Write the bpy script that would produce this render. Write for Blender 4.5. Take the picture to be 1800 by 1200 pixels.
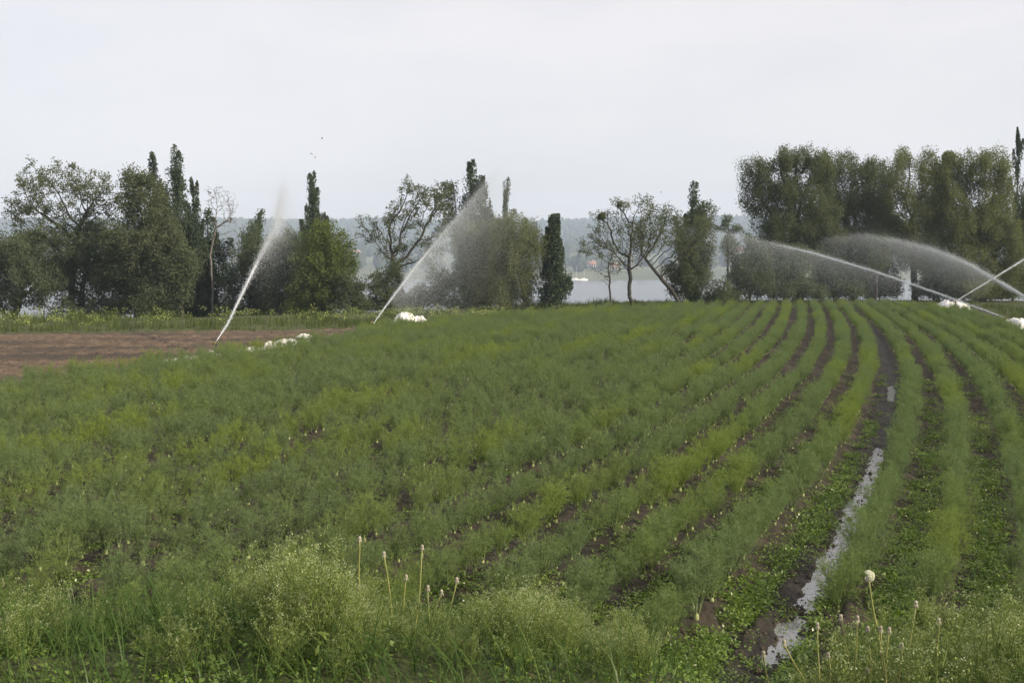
import bpy, math, random
import numpy as np
from math import radians, sin, cos, pi

for o in list(bpy.data.objects):
    bpy.data.objects.remove(o)
SC = bpy.context.scene
COL = SC.collection

# ------------------------------------------------------------------ camera, sky, sun, exposure
CAM_H = 2.5
FPX = 1766.0            # focal length in pixels of the 1800 px wide photograph
PITCH = math.atan(145.0 / FPX)
cam_d = bpy.data.cameras.new('camera')
cam_d.sensor_width = 36.0
cam_d.lens = 36.0 * FPX / 1800.0
cam_d.clip_start = 0.1
cam_d.clip_end = 8000.0
cam = bpy.data.objects.new('camera', cam_d)
COL.objects.link(cam)
cam.location = (0, 0, CAM_H)
cam.rotation_euler = (pi / 2 - PITCH, 0, 0)
SC.camera = cam

SUN_EL = radians(27)
SUN_AZ = radians(114)     # clockwise from +Y: the sun stands right of the camera and a little behind it
wd = bpy.data.worlds.new('World')
SC.world = wd
wd.use_nodes = True
nt = wd.node_tree
nt.nodes.clear()
out = nt.nodes.new('ShaderNodeOutputWorld')
bg = nt.nodes.new('ShaderNodeBackground')
sky = nt.nodes.new('ShaderNodeTexSky')
sky.sky_type = 'NISHITA'
sky.sun_disc = False
sky.sun_elevation = SUN_EL
sky.sun_rotation = SUN_AZ
sky.altitude = 400
sky.air_density = 1.0
sky.dust_density = 5.0
sky.ozone_density = 1.0
tc = nt.nodes.new('ShaderNodeTexCoord')
mp = nt.nodes.new('ShaderNodeMapping')
mp.inputs['Scale'].default_value = (1.0, 1.0, 3.0)
nz = nt.nodes.new('ShaderNodeTexNoise')
nz.inputs['Scale'].default_value = 2.6
nz.inputs['Detail'].default_value = 7
nz.inputs['Roughness'].default_value = 0.55
rp = nt.nodes.new('ShaderNodeValToRGB')
rp.color_ramp.elements[0].position = 0.30
rp.color_ramp.elements[0].color = (0.62, 0.62, 0.62, 1)
rp.color_ramp.elements[1].position = 0.75
rp.color_ramp.elements[1].color = (0.84, 0.84, 0.84, 1)
mx = nt.nodes.new('ShaderNodeMixRGB')
mx.inputs[2].default_value = (7.1, 6.65, 6.5, 1)       # thin high cloud
nt.links.new(tc.outputs['Generated'], mp.inputs[0])
nt.links.new(mp.outputs[0], nz.inputs['Vector'])
nt.links.new(nz.outputs['Fac'], rp.inputs[0])
nt.links.new(rp.outputs[0], mx.inputs[0])
nt.links.new(sky.outputs[0], mx.inputs[1])
nt.links.new(mx.outputs[0], bg.inputs[0])
bg.inputs[1].default_value = 0.12
nt.links.new(bg.outputs[0], out.inputs[0])

sun_d = bpy.data.lights.new('sun', 'SUN')
sun_d.energy = 5.0
sun_d.angle = radians(0.6)
sun_d.color = (1.0, 0.85, 0.64)
sun = bpy.data.objects.new('sun', sun_d)
COL.objects.link(sun)
from mathutils import Vector
sdir = Vector((sin(SUN_AZ) * cos(SUN_EL), cos(SUN_AZ) * cos(SUN_EL), sin(SUN_EL)))
sun.rotation_euler = sdir.to_track_quat('Z', 'Y').to_euler()
sun.location = (60, -20, 40)

SC.view_settings.view_transform = 'Standard'
SC.view_settings.look = 'None'
SC.view_settings.exposure = 0.38
SC.view_settings.gamma = 1.0
SC.view_settings.use_curve_mapping = False
SC.cycles.max_bounces = 7
SC.cycles.diffuse_bounces = 5
SC.cycles.glossy_bounces = 2
SC.cycles.transmission_bounces = 4
SC.cycles.transparent_max_bounces = 8
SC.cycles.volume_bounces = 2
SC.cycles.use_denoising = True

# ------------------------------------------------------------------ helpers
RNG = np.random.default_rng(7)
CT, ST = math.cos(PITCH), math.sin(PITCH)


def ray(px, py):
    u = (np.asarray(px, float) - 900.0) / FPX
    v = (600.0 - np.asarray(py, float)) / FPX
    return np.stack([u + 0 * v, CT + v * ST, -ST + v * CT], -1)


def at(px, py, Y):
    """The point seen at a photo pixel that lies Y metres ahead."""
    d = ray(px, py)
    t = np.asarray(Y, float) / d[..., 1]
    return d * t[..., None] + np.array([0, 0, CAM_H])


def ground_at(px, py, z=0.0):
    d = ray(px, py)
    t = (z - CAM_H) / d[..., 2]
    return d * t[..., None] + np.array([0, 0, CAM_H])


def sstep(a, b, x):
    t = np.clip((np.asarray(x, float) - a) / (b - a), 0, 1)
    return t * t * (3 - 2 * t)


def hash2(ix, iy, seed):
    h = (ix * 374761393 + iy * 668265263 + seed * 1442695041) & 0xFFFFFFFF
    h = ((h ^ (h >> 13)) * 1274126177) & 0xFFFFFFFF
    return ((h ^ (h >> 16)) & 0xFFFF) / 65535.0


def vnoise(x, y, seed=0):
    xi = np.floor(x).astype(np.int64)
    yi = np.floor(y).astype(np.int64)
    fx, fy = x - xi, y - yi
    fx = fx * fx * (3 - 2 * fx)
    fy = fy * fy * (3 - 2 * fy)
    a = hash2(xi, yi, seed)
    b = hash2(xi + 1, yi, seed)
    c = hash2(xi, yi + 1, seed)
    d = hash2(xi + 1, yi + 1, seed)
    return (a * (1 - fx) + b * fx) * (1 - fy) + (c * (1 - fx) + d * fx) * fy


def fbm(x, y, seed=0, octv=4):
    s, a, t = 0, 1.0, 0
    for k in range(octv):
        s = s + a * vnoise(x * 2 ** k + 17 * k, y * 2 ** k - 9 * k, seed + k)
        t += a
        a *= 0.5
    return s / t


class Geo:
    """Collects triangles and quads, links them as one mesh object."""
    def __init__(self):
        self.V, self.F, self.n = [], [], 0

    def add(self, v, f):
        v = np.asarray(v, float).reshape(-1, 3)
        f = np.asarray(f, np.int64)
        if len(v) == 0 or len(f) == 0:
            return self
        self.V.append(v)
        self.F.append(f + self.n)
        self.n += len(v)
        return self

    def mesh(self, name, mat, smooth=False):
        me = bpy.data.meshes.new(name)
        if not self.V:
            return me
        V = np.concatenate(self.V)
        tot = np.concatenate([np.full(len(f), f.shape[1]) for f in self.F])
        loops = np.concatenate([f.ravel() for f in self.F])
        me.vertices.add(len(V))
        me.vertices.foreach_set('co', V.astype(np.float32).ravel())
        me.loops.add(len(loops))
        me.loops.foreach_set('vertex_index', loops.astype(np.int32))
        me.polygons.add(len(tot))
        st = np.concatenate([[0], np.cumsum(tot)[:-1]])
        me.polygons.foreach_set('loop_start', st.astype(np.int32))
        me.polygons.foreach_set('loop_total', tot.astype(np.int32))
        if smooth:
            me.polygons.foreach_set('use_smooth', np.ones(len(tot), bool))
        me.update(calc_edges=True)
        if mat:
            me.materials.append(mat)
        return me

    def obj(self, name, mat, parent=None, smooth=False, loc=None):
        return link(name, self.mesh(name, mat, smooth), parent, loc)


def link(name, me, parent=None, loc=None):
    o = bpy.data.objects.new(name, me)
    COL.objects.link(o)
    if parent:
        o.parent = parent
    if loc is not None:
        o.location = loc
    return o


def tag(o, label=None, cat=None, group=None, kind=None):
    if label:
        o['label'] = label
    if cat:
        o['category'] = cat
    if group:
        o['group'] = group
    if kind:
        o['kind'] = kind
    return o


def thing(name, label, cat, loc=(0, 0, 0), rz=0.0, group=None, scale=1.0):
    o = bpy.data.objects.new(name, None)
    o.empty_display_size = 0.1
    COL.objects.link(o)
    o.location = loc
    o.rotation_euler = (0, 0, rz)
    o.scale = (scale, scale, scale)
    return tag(o, label, cat, group)


def norm(v):
    return v / np.maximum(np.linalg.norm(v, axis=-1, keepdims=True), 1e-9)


def frusta(P0, P1, R0, R1, n=5):
    """One tapered tube for each edge."""
    P0, P1 = np.asarray(P0, float), np.asarray(P1, float)
    R0, R1 = np.asarray(R0, float), np.asarray(R1, float)
    d = norm(P1 - P0)
    ref = np.where(np.abs(d[:, 2:3]) < 0.9, np.array([[0, 0, 1.0]]), np.array([[1.0, 0, 0]]))
    u = norm(np.cross(d, ref))
    w = np.cross(d, u)
    a = np.arange(n) * 2 * pi / n
    ring = u[:, None] * np.cos(a)[None, :, None] + w[:, None] * np.sin(a)[None, :, None]
    va = P0[:, None] + ring * R0[:, None, None]
    vb = P1[:, None] + ring * R1[:, None, None]
    V = np.concatenate([va, vb], 1).reshape(-1, 3)
    b = (np.arange(len(P0)) * 2 * n)[:, None]
    k = np.arange(n)[None]
    k2 = (k + 1) % n
    F = np.stack([b + k, b + k2, b + n + k2, b + n + k], -1).reshape(-1, 4)
    return V, F


def tube(path, radii, n=8, cap=True):
    path = np.asarray(path, float)
    radii = np.broadcast_to(np.asarray(radii, float), (len(path),))
    t = norm(np.gradient(path, axis=0))
    V = []
    u = None
    for i in range(len(path)):
        if u is None:
            r = np.array([0, 0, 1.0]) if abs(t[i][2]) < 0.9 else np.array([1.0, 0, 0])
            u = np.cross(t[i], r)
        else:
            u = u - t[i] * np.dot(u, t[i])
        u = u / np.linalg.norm(u)
        w = np.cross(t[i], u)
        a = np.arange(n) * 2 * pi / n
        V.append(path[i] + radii[i] * (np.cos(a)[:, None] * u + np.sin(a)[:, None] * w))
    V = np.concatenate(V)
    F = []
    for i in range(len(path) - 1):
        for k in range(n):
            k2 = (k + 1) % n
            F.append((i * n + k, i * n + k2, (i + 1) * n + k2, (i + 1) * n + k))
    if cap:
        c0, c1 = len(V), len(V) + 1
        V = np.concatenate([V, path[:1], path[-1:]])
        m = (len(path) - 1) * n
        for k in range(n):
            k2 = (k + 1) % n
            F.append((c0, k2, k, k))
            F.append((c1, m + k, m + k2, m + k2))
        F4 = np.array(F[:-2 * n])
        F3 = np.array([f[:3] for f in F[-2 * n:]])
        return V, F4, F3
    return V, np.array(F), None


def add_tube(g, path, radii, n=8):
    V, F4, F3 = tube(path, radii, n)
    b = g.n
    g.add(V, F4)
    g.F.append(F3 + b)
    return g


def add_box(g, c, s, rz=0.0):
    x, y, z = np.array(s) / 2.0
    v = np.array([(-x, -y, -z), (x, -y, -z), (x, y, -z), (-x, y, -z), (-x, -y, z), (x, -y, z), (x, y, z), (-x, y, z)])
    ca, sa = cos(rz), sin(rz)
    v = np.stack([v[:, 0] * ca - v[:, 1] * sa, v[:, 0] * sa + v[:, 1] * ca, v[:, 2]], -1) + np.array(c)
    return g.add(v, [(3, 2, 1, 0), (4, 5, 6, 7), (0, 1, 5, 4), (1, 2, 6, 5), (2, 3, 7, 6), (3, 0, 4, 7)])


def leaf_quads(C, length, width, rng, droop=0.0, updir=None):
    """Rhombic leaves at points C with random orientation."""
    n = len(C)
    d = rng.normal(size=(n, 3))
    if updir is not None:
        d = d * (1 - abs(updir)) + np.array([0, 0, updir]) * 1.4
    d[:, 2] -= droop
    d = norm(d)
    s = norm(np.cross(d, rng.normal(size=(n, 3))))
    L = (length * rng.uniform(0.6, 1.35, n))[:, None]
    W = (width * rng.uniform(0.6, 1.35, n))[:, None]
    V = np.stack([C - d * L * .5, C + s * W * .5, C + d * L * .5, C - s * W * .5], 1).reshape(-1, 3)
    F = np.arange(4 * n).reshape(n, 4)
    return V, F


def blob(seed, ru=10, rv=7, amp=0.25):
    """A lumpy closed ball, unit radius."""
    rng = np.random.default_rng(seed)
    V, F = [], []
    for j in range(rv + 1):
        th = pi * j / rv
        for i in range(ru):
            ph = 2 * pi * i / ru
            V.append((sin(th) * cos(ph), sin(th) * sin(ph), cos(th)))
    V = np.array(V)
    V = V * (1 + amp * (fbm(V[:, 0] * 2.1 + seed * 3.7 + V[:, 2] * 1.3, V[:, 1] * 2.1 - V[:, 2] * 1.7, seed, 3)[:, None] * 2 - 1))
    V[:ru] = V[:ru].mean(0)
    V[-ru:] = V[-ru:].mean(0)
    for j in range(rv):
        for i in range(ru):
            i2 = (i + 1) % ru
            F.append((j * ru + i, (j + 1) * ru + i, (j + 1) * ru + i2, j * ru + i2))
    return V, np.array(F)


# ------------------------------------------------------------------ materials
def new_mat(name):
    m = bpy.data.materials.new(name)
    m.use_nodes = True
    m.node_tree.nodes.clear()
    o = m.node_tree.nodes.new('ShaderNodeOutputMaterial')
    return m, m.node_tree, o


def N(t, kind, **kw):
    n = t.nodes.new(kind)
    for k, v in kw.items():
        n.inputs[k.replace('_', ' ')].default_value = v
    return n


def mix_col(t, fac, a, b):
    m = t.nodes.new('ShaderNodeMixRGB')
    for s, v in ((0, fac), (1, a), (2, b)):
        if isinstance(v, bpy.types.NodeSocket):
            t.links.new(v, m.inputs[s])
        elif s == 0:
            m.inputs[0].default_value = v
        else:
            m.inputs[s].default_value = (*v, 1)
    return m.outputs[0]


def ramp(t, fac, lo, hi):
    r = t.nodes.new('ShaderNodeMapRange')
    r.inputs['From Min'].default_value = lo
    r.inputs['From Max'].default_value = hi
    t.links.new(fac, r.inputs['Value'])
    return r.outputs[0]


def foliage_mat(name, ca, cb, cc=None, trans=0.35, gloss=0.0, loc_scale=0.0, rough=0.5):
    """Leaf material: each leaf takes its own shade between ca and cb; patches of plants lean to cc."""
    m, t, o = new_mat(name)
    g = t.nodes.new('ShaderNodeNewGeometry')
    col = mix_col(t, g.outputs['Random Per Island'], ca, cb)
    if cc is not None:
        oi = t.nodes.new('ShaderNodeObjectInfo')
        if loc_scale:
            nz = N(t, 'ShaderNodeTexNoise', Scale=loc_scale, Detail=2.0)
            m1 = t.nodes.new('ShaderNodeMapping')
            m1.inputs['Rotation'].default_value = (0, 0, radians(23))
            m2_ = t.nodes.new('ShaderNodeMapping')
            m2_.inputs['Scale'].default_value = (3.2, 0.5, 1)
            t.links.new(oi.outputs['Location'], m1.inputs[0])
            t.links.new(m1.outputs[0], m2_.inputs[0])
            t.links.new(m2_.outputs[0], nz.inputs['Vector'])
            f = ramp(t, nz.outputs['Fac'], 0.50, 0.70)
            ad = t.nodes.new('ShaderNodeMath')
            ad.operation = 'MULTIPLY_ADD'
            t.links.new(oi.outputs['Random'], ad.inputs[0])
            ad.inputs[1].default_value = 0.26
            t.links.new(f, ad.inputs[2])
            ad.use_clamp = True
            f = ad.outputs[0]
        else:
            f = oi.outputs['Random']
        col = mix_col(t, f, col, cc)
    df = N(t, 'ShaderNodeBsdfDiffuse')
    tr = N(t, 'ShaderNodeBsdfTranslucent')
    t.links.new(col, df.inputs[0])
    tcol = mix_col(t, 0.5, col, (ca[0] * 1.5, ca[1] * 1.6, ca[2] * 0.5))
    t.links.new(tcol, tr.inputs[0])
    ms = N(t, 'ShaderNodeMixShader', Fac=trans)
    t.links.new(df.outputs[0], ms.inputs[1])
    t.links.new(tr.outputs[0], ms.inputs[2])
    last = ms
    if gloss:
        gl = N(t, 'ShaderNodeBsdfGlossy', Roughness=rough)
        m2 = N(t, 'ShaderNodeMixShader', Fac=gloss)
        t.links.new(ms.outputs[0], m2.inputs[1])
        t.links.new(gl.outputs[0], m2.inputs[2])
        last = m2
    t.links.new(last.outputs[0], o.inputs[0])
    return m


def plain_mat(name, ca, cb, scale=4.0, rough=0.7, bump=0.0, bscale=30.0, spec=0.3, metal=0.0):
    m, t, o = new_mat(name)
    b = N(t, 'ShaderNodeBsdfPrincipled', Roughness=rough, Metallic=metal)
    b.inputs['Specular IOR Level'].default_value = spec
    tcn = t.nodes.new('ShaderNodeTexCoord')
    nz = N(t, 'ShaderNodeTexNoise', Scale=scale, Detail=5.0, Roughness=0.6)
    t.links.new(tcn.outputs['Object'], nz.inputs['Vector'])
    t.links.new(mix_col(t, ramp(t, nz.outputs['Fac'], 0.3, 0.7), ca, cb), b.inputs['Base Color'])
    if bump:
        n2 = N(t, 'ShaderNodeTexNoise', Scale=bscale, Detail=4.0)
        t.links.new(tcn.outputs['Object'], n2.inputs['Vector'])
        bp = N(t, 'ShaderNodeBump', Strength=bump)
        t.links.new(n2.outputs['Fac'], bp.inputs['Height'])
        t.links.new(bp.outputs[0], b.inputs['Normal'])
    t.links.new(b.outputs[0], o.inputs[0])
    return m


M = {}
M['fennel'] = foliage_mat('fennel_leaf', (0.122, 0.176, 0.090), (0.178, 0.236, 0.116), (0.205, 0.270, 0.062), 0.38, 0.0, 0.32)
M['bulb'] = plain_mat('fennel_bulb', (0.17, 0.23, 0.08), (0.42, 0.44, 0.23), 25, 0.45)
M['weed_leaf'] = foliage_mat('weed_leaf', (0.100, 0.180, 0.022), (0.185, 0.270, 0.042), None, 0.35, 0.06, 0, 0.35)
M['grass'] = foliage_mat('grass_blade', (0.036, 0.080, 0.018), (0.085, 0.135, 0.034), None, 0.35, 0.012, 0, 0.4)
M['verge'] = foliage_mat('verge_grass', (0.046, 0.074, 0.024), (0.118, 0.144, 0.048), None, 0.35)
M['purse_stem'] = foliage_mat('weed_stem', (0.098, 0.158, 0.038), (0.180, 0.232, 0.070), None, 0.2)
M['purse_pod'] = foliage_mat('seed_pod', (0.170, 0.235, 0.070), (0.330, 0.360, 0.150), None, 0.35)
M['purse_flower'] = foliage_mat('small_flower', (0.27, 0.33, 0.16), (0.47, 0.50, 0.33), None, 0.3)
M['stalk'] = plain_mat('dandelion_stalk', (0.15, 0.19, 0.05), (0.30, 0.29, 0.11), 9, 0.5)
M['head'] = plain_mat('seed_head', (0.16, 0.145, 0.09), (0.40, 0.385, 0.31), 60, 0.8)
M['fluff'] = foliage_mat('seed_fluff', (0.70, 0.70, 0.68), (0.80, 0.80, 0.78), None, 0.45)
M['bark'] = plain_mat('bark', (0.030, 0.029, 0.027), (0.062, 0.059, 0.053), 6, 0.9, 0.4, 20)
M['bark_pale'] = plain_mat('pale_bark', (0.09, 0.088, 0.08), (0.19, 0.18, 0.165), 5, 0.9, 0.3, 20)
M['leaf_mid'] = foliage_mat('tree_leaf_mid', (0.086, 0.112, 0.072), (0.120, 0.150, 0.088), None, 0.45)
M['leaf_olive'] = foliage_mat('tree_leaf_olive', (0.094, 0.116, 0.070), (0.132, 0.156, 0.090), None, 0.45)
M['leaf_willow'] = foliage_mat('tree_leaf_willow', (0.120, 0.144, 0.072), (0.168, 0.190, 0.094), None, 0.45)
M['leaf_dark'] = foliage_mat('tree_leaf_dark', (0.050, 0.074, 0.052), (0.086, 0.112, 0.068), None, 0.22)
M['leaf_bright'] = foliage_mat('tree_leaf_bright', (0.090, 0.128, 0.044), (0.145, 0.184, 0.062), None, 0.35)
M['white_cloth'] = plain_mat('white_fleece', (0.66, 0.66, 0.65), (0.80, 0.80, 0.80), 5, 0.8, 0.5, 14)
M['pipe'] = plain_mat('aluminium_pipe', (0.62, 0.63, 0.64), (0.75, 0.75, 0.76), 6, 0.35, 0, 1, 0.5, 0.3)
M['dark_metal'] = plain_mat('dark_metal', (0.03, 0.03, 0.03), (0.07, 0.065, 0.06), 12, 0.5)
M['brass'] = plain_mat('weathered_brass', (0.16, 0.12, 0.05), (0.24, 0.19, 0.09), 20, 0.45, 0, 1, 0.5, 0.6)
M['bird'] = plain_mat('bird_plumage', (0.03, 0.03, 0.035), (0.09, 0.09, 0.10), 8, 0.8)
M['far_wood'] = foliage_mat('far_wood', (0.030, 0.045, 0.028), (0.055, 0.075, 0.042), None, 0.1)
M['far_land'] = plain_mat('far_land', (0.060, 0.080, 0.045), (0.14, 0.15, 0.08), 0.01, 0.95)
M['roof_red'] = plain_mat('red_roof_tiles', (0.22, 0.12, 0.09), (0.30, 0.16, 0.12), 0.6, 0.8)
M['wall_white'] = plain_mat('white_render', (0.45, 0.44, 0.42), (0.55, 0.54, 0.52), 0.5, 0.8)
M['window'] = plain_mat('window_glass', (0.03, 0.035, 0.045), (0.06, 0.065, 0.07), 0.5, 0.15, 0, 1, 0.5)
M['boat_white'] = plain_mat('white_gelcoat', (0.78, 0.78, 0.78), (0.84, 0.84, 0.84), 1, 0.3)
M['clod'] = plain_mat('soil_clod', (0.030, 0.025, 0.020), (0.080, 0.066, 0.052), 18, 0.9, 0.3, 60)


def water_drop_mat():
    m, t, o = new_mat('water_drops')
    d = N(t, 'ShaderNodeBsdfDiffuse')
    d.inputs[0].default_value = (0.80, 0.85, 0.90, 1)
    tr = N(t, 'ShaderNodeBsdfTranslucent')
    tr.inputs[0].default_value = (0.80, 0.85, 0.90, 1)
    ms = N(t, 'ShaderNodeMixShader', Fac=0.5)
    t.links.new(d.outputs[0], ms.inputs[1])
    t.links.new(tr.outputs[0], ms.inputs[2])
    t.links.new(ms.outputs[0], o.inputs[0])
    return m


M['drops'] = water_drop_mat()


def lake_mat(name, base, rough, scale, strength, stretch=(1, 1, 1), dist=0.1):
    m, t, o = new_mat(name)
    b = N(t, 'ShaderNodeBsdfPrincipled', Roughness=rough, IOR=1.33)
    b.inputs['Base Color'].default_value = (*base, 1)
    b.inputs['Specular IOR Level'].default_value = 0.5
    tcn = t.nodes.new('ShaderNodeTexCoord')
    mpn = t.nodes.new('ShaderNodeMapping')
    mpn.inputs['Scale'].default_value = stretch
    nzn = N(t, 'ShaderNodeTexNoise', Scale=scale, Detail=4.0)
    t.links.new(tcn.outputs['Object'], mpn.inputs[0])
    t.links.new(mpn.outputs[0], nzn.inputs['Vector'])
    bp = N(t, 'ShaderNodeBump', Strength=strength, Distance=dist)
    t.links.new(nzn.outputs['Fac'], bp.inputs['Height'])
    t.links.new(bp.outputs[0], b.inputs['Normal'])
    t.links.new(b.outputs[0], o.inputs[0])
    return m


M['lake'] = lake_mat('lake_water', (0.10, 0.115, 0.13), 0.22, 0.35, 0.35, (1, 1, 1), 0.3)
M['ditch_water'] = lake_mat('muddy_water', (0.10, 0.095, 0.09), 0.07, 22.0, 0.30, (1, 1, 1), 0.02)
M['ditch_water'].node_tree.nodes['Principled BSDF'].inputs['IOR'].default_value = 3.0

# ------------------------------------------------------------------ the lie of the land
dp = [(1350, 1190), (1378, 1110), (1440, 1020), (1500, 900), (1545, 790), (1574, 690), (1565, 640), (1540, 590), (1522, 566), (1502, 548)]
DG = ground_at([p[0] for p in dp], [p[1] for p in dp])
_pf = np.polyfit(DG[:, 1], DG[:, 0], 3, w=1.0 / np.sqrt(DG[:, 1]))
_ylo, _yhi = 5.0, DG[-1, 1]
SP = 0.68               # distance between the crop rows


def rowx(y):
    """X of the wet wheel track at distance y; every crop row is this curve moved sideways."""
    y = np.asarray(y, float)
    yc = np.clip(y, _ylo, _yhi)
    d = np.polyval(np.polyder(_pf), yc)
    return np.polyval(_pf, yc) + d * (y - yc)


def lshift(y):
    """Gap left of the wheel track, in row spacings: wider close by."""
    return np.interp(y, [6, 9, 13, 20, 60], [1.12, 1.05, .86, .73, .73])


def poly_contains(poly, x, y):
    inside = np.zeros(np.shape(x), bool)
    n = len(poly)
    for i in range(n):
        x1, y1 = poly[i]
        x2, y2 = poly[(i + 1) % n]
        c = ((y1 > y) != (y2 > y)) & (x < (x2 - x1) * (y - y1) / (y2 - y1 + 1e-12) + x1)
        inside ^= c
    return inside


FE = [(-700, 830), (0, 682), (200, 658), (400, 629), (540, 612), (650, 586), (740, 573), (1000, 553), (1200, 546), (1400, 541), (1560, 540),
      (1640, 545), (1700, 556), (1770, 577), (1850, 604), (2000, 660), (2300, 790)]
FEG = ground_at([p[0] for p in FE], [p[1] for p in FE])[:, :2]
FIELD = [(-30, 4.0)] + [tuple(p) for p in FEG] + [(30, 4.0)]
# far edge of the bare soil on the left
SE = ground_at([-900, 0, 250, 500, 660], [590, 586, 584, 580, 574])[:, :2]


def soil_far(x):
    return np.interp(x, SE[:, 0], SE[:, 1])


def bank_foot(x):
    return np.interp(x, [-6, -3.5, -2.2, -1.2, -0.2, 0.7, 1.1, 1.5, 1.9, 2.6, 5], [6.2, 6.2, 6.5, 6.9, 6.6, 6.2, 5.6, 5.3, 5.9, 6.4, 6.6])


def edge_y(x):
    return np.interp(x, [-40, -14, -6, 0, 10, 20, 60], [40, 41.5, 46, 52, 59, 60, 58])


def ditch_depth(y):
    """Deep enough to stand full of water close by, shallow pools further on."""
    a = np.interp(y, [4, 5.8, 6.3, 6.85, 7.0, 7.9, 12.5, 13.1, 13.6, 15.0, 17.6, 18.0, 19.6, 20.2, 60],
                  [.02, .03, .070, .074, .045, .095, .095, .08, .035, .04, .05, .092, .09, .05, .045])
    return a


def height(x, y, fine=True):
    x = np.asarray(x, float)
    y = np.asarray(y, float)
    bank = 0.95 * sstep(0.0, 3.0, bank_foot(x) - y)
    fall = np.maximum(0, y - edge_y(x))
    drop = -15.5 * sstep(0, 150, fall) - 1.5 * sstep(0, 20, fall) - 14.0 * sstep(150, 500, fall)
    z = bank + drop
    q = x - rowx(y)
    infield = sstep(0, 1.2, y - bank_foot(x) + 0.4) * sstep(0, 3, edge_y(x) - y)
    s = np.where(q > 0, (q / SP - 0.46), (-q / SP - lshift(y)))
    ridge = 0.035 * np.cos(2 * pi * s) * (np.abs(q) > 0.3)
    wander = 0.06 * (fbm(y * 0.9, y * 0 + 3.3, 5, 3) - 0.5) * 2
    qq = q - wander
    ditch = -ditch_depth(y) * np.exp(-(qq / (.105 + .03 * sstep(8.5, 6.5, y))) ** 2) - 0.02 * np.exp(-((qq + 0.25) / 0.3) ** 2)
    z = z + infield * (ridge * 0.8 + ditch)
    z = z + 0.10 * (fbm(x * 0.12, y * 0.12, 11, 3) - 0.5) * sstep(6, 14, y)
    if fine:
        near = 1 - sstep(30, 60, y)
        z = z + near * (0.050 * (fbm(x * 7, y * 7, 21, 3) - 0.5) + 0.022 * (vnoise(x * 26, y * 26, 31) - 0.5))
        z = z + infield * np.exp(-(qq / .3) ** 2) * near * 0.050 * (fbm(x * 17 + 3, y * 11, 51, 4) - 0.46)
        z = z + 0.11 * (fbm(x * 3.1, y * 4.5, 41, 4) - 0.5) * (q < -9) * near
    # lumps of mud standing out of the ditch water
    return z


def hit(px, py, ys=None):
    """First ground point under a photo pixel, bank included."""
    d = ray(px, py)
    for Y in np.arange(2.0, 70.0, 0.03):
        t = Y / d[1]
        p = d * t + np.array([0, 0, CAM_H])
        if p[2] <= float(height(p[0], p[1], False)):
            return p
    return d * 60 + np.array([0, 0, CAM_H])


# ground sheet
ys = np.concatenate([np.linspace(-40, 1.5, 22), np.exp(np.linspace(np.log(1.8), np.log(62), 620)), 62 * np.exp(np.linspace(0.02, np.log(11), 70))])
tcore = np.linspace(-1, 1, 900)
text = np.array([1.03, 1.08, 1.16, 1.3, 1.5, 1.8, 2.3, 3.2, 5, 9, 18])
tt = np.concatenate([-text[::-1], tcore, text])
Y2, T2 = np.meshgrid(ys, tt, indexing='ij')
W = 3.0 + 0.60 * np.maximum(Y2, 0)
X2 = T2 * W
Z2 = height(X2, Y2)
nr, nc = Y2.shape
GV = np.stack([X2, Y2, Z2], -1).reshape(-1, 3)
ii, jj = np.meshgrid(np.arange(nr - 1), np.arange(nc - 1), indexing='ij')
b0 = (ii * nc + jj).ravel()
GF = np.stack([b0, b0 + 1, b0 + nc + 1, b0 + nc], -1)
gx, gy = GV[:, 0], GV[:, 1]
q = gx - rowx(gy)
infield = poly_contains(FIELD, gx, gy)
leftsoil = ((~infield) & (gy < soil_far(gx) + 0.5 * (fbm(gx, gy, 3, 2) - .5)) & (q < 0) & (gy > 8)).astype(float)
rightsoil = ((~infield) & (q > 0) & (gy > 9) & (gy < 56) & poly_contains([tuple(p) for p in FEG[11:]] + [(FEG[-1][0] + 1.6, FEG[-1][1]), (FEG[11][0] + 3.0, FEG[11][1] + 2.0)], gx, gy))
grassy = ((~infield) & (leftsoil < 0.5) & (~rightsoil)) | (gy < bank_foot(gx) - 0.2)
wet = np.exp(-((q + 0.05) / 0.26) ** 2) * infield
zone = np.stack([leftsoil, grassy.astype(float), wet, np.ones_like(wet)], -1)

gm, gt, go = new_mat('field_soil')
gb = N(gt, 'ShaderNodeBsdfPrincipled')
gb.inputs['Specular IOR Level'].default_value = 0.25
at_ = gt.nodes.new('ShaderNodeAttribute')
at_.attribute_name = 'zone'
sp_ = gt.nodes.new('ShaderNodeSeparateColor')
gt.links.new(at_.outputs['Color'], sp_.inputs[0])
tcg = gt.nodes.new('ShaderNodeTexCoord')
n1 = N(gt, 'ShaderNodeTexNoise', Scale=3.0, Detail=8.0, Roughness=0.7)
n2 = N(gt, 'ShaderNodeTexNoise', Scale=0.45, Detail=4.0)
mpg = gt.nodes.new('ShaderNodeMapping')
mpg.inputs['Scale'].default_value = (0.25, 1.6, 1)
gt.links.new(tcg.outputs['Object'], n1.inputs['Vector'])
gt.links.new(tcg.outputs['Object'], mpg.inputs[0])
gt.links.new(mpg.outputs[0], n2.inputs['Vector'])
dark = mix_col(gt, ramp(gt, n1.outputs['Fac'], 0.3, 0.7), (0.027, 0.023, 0.017), (0.068, 0.057, 0.042))
red = mix_col(gt, ramp(gt, n1.outputs['Fac'], 0.3, 0.7), (0.066, 0.048, 0.033), (0.165, 0.118, 0.080))
red2 = mix_col(gt, ramp(gt, n2.outputs['Fac'], 0.42, 0.62), red, (0.052, 0.042, 0.033))
grs = mix_col(gt, ramp(gt, n1.outputs['Fac'], 0.3, 0.7), (0.040, 0.050, 0.022), (0.080, 0.095, 0.035))
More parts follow.
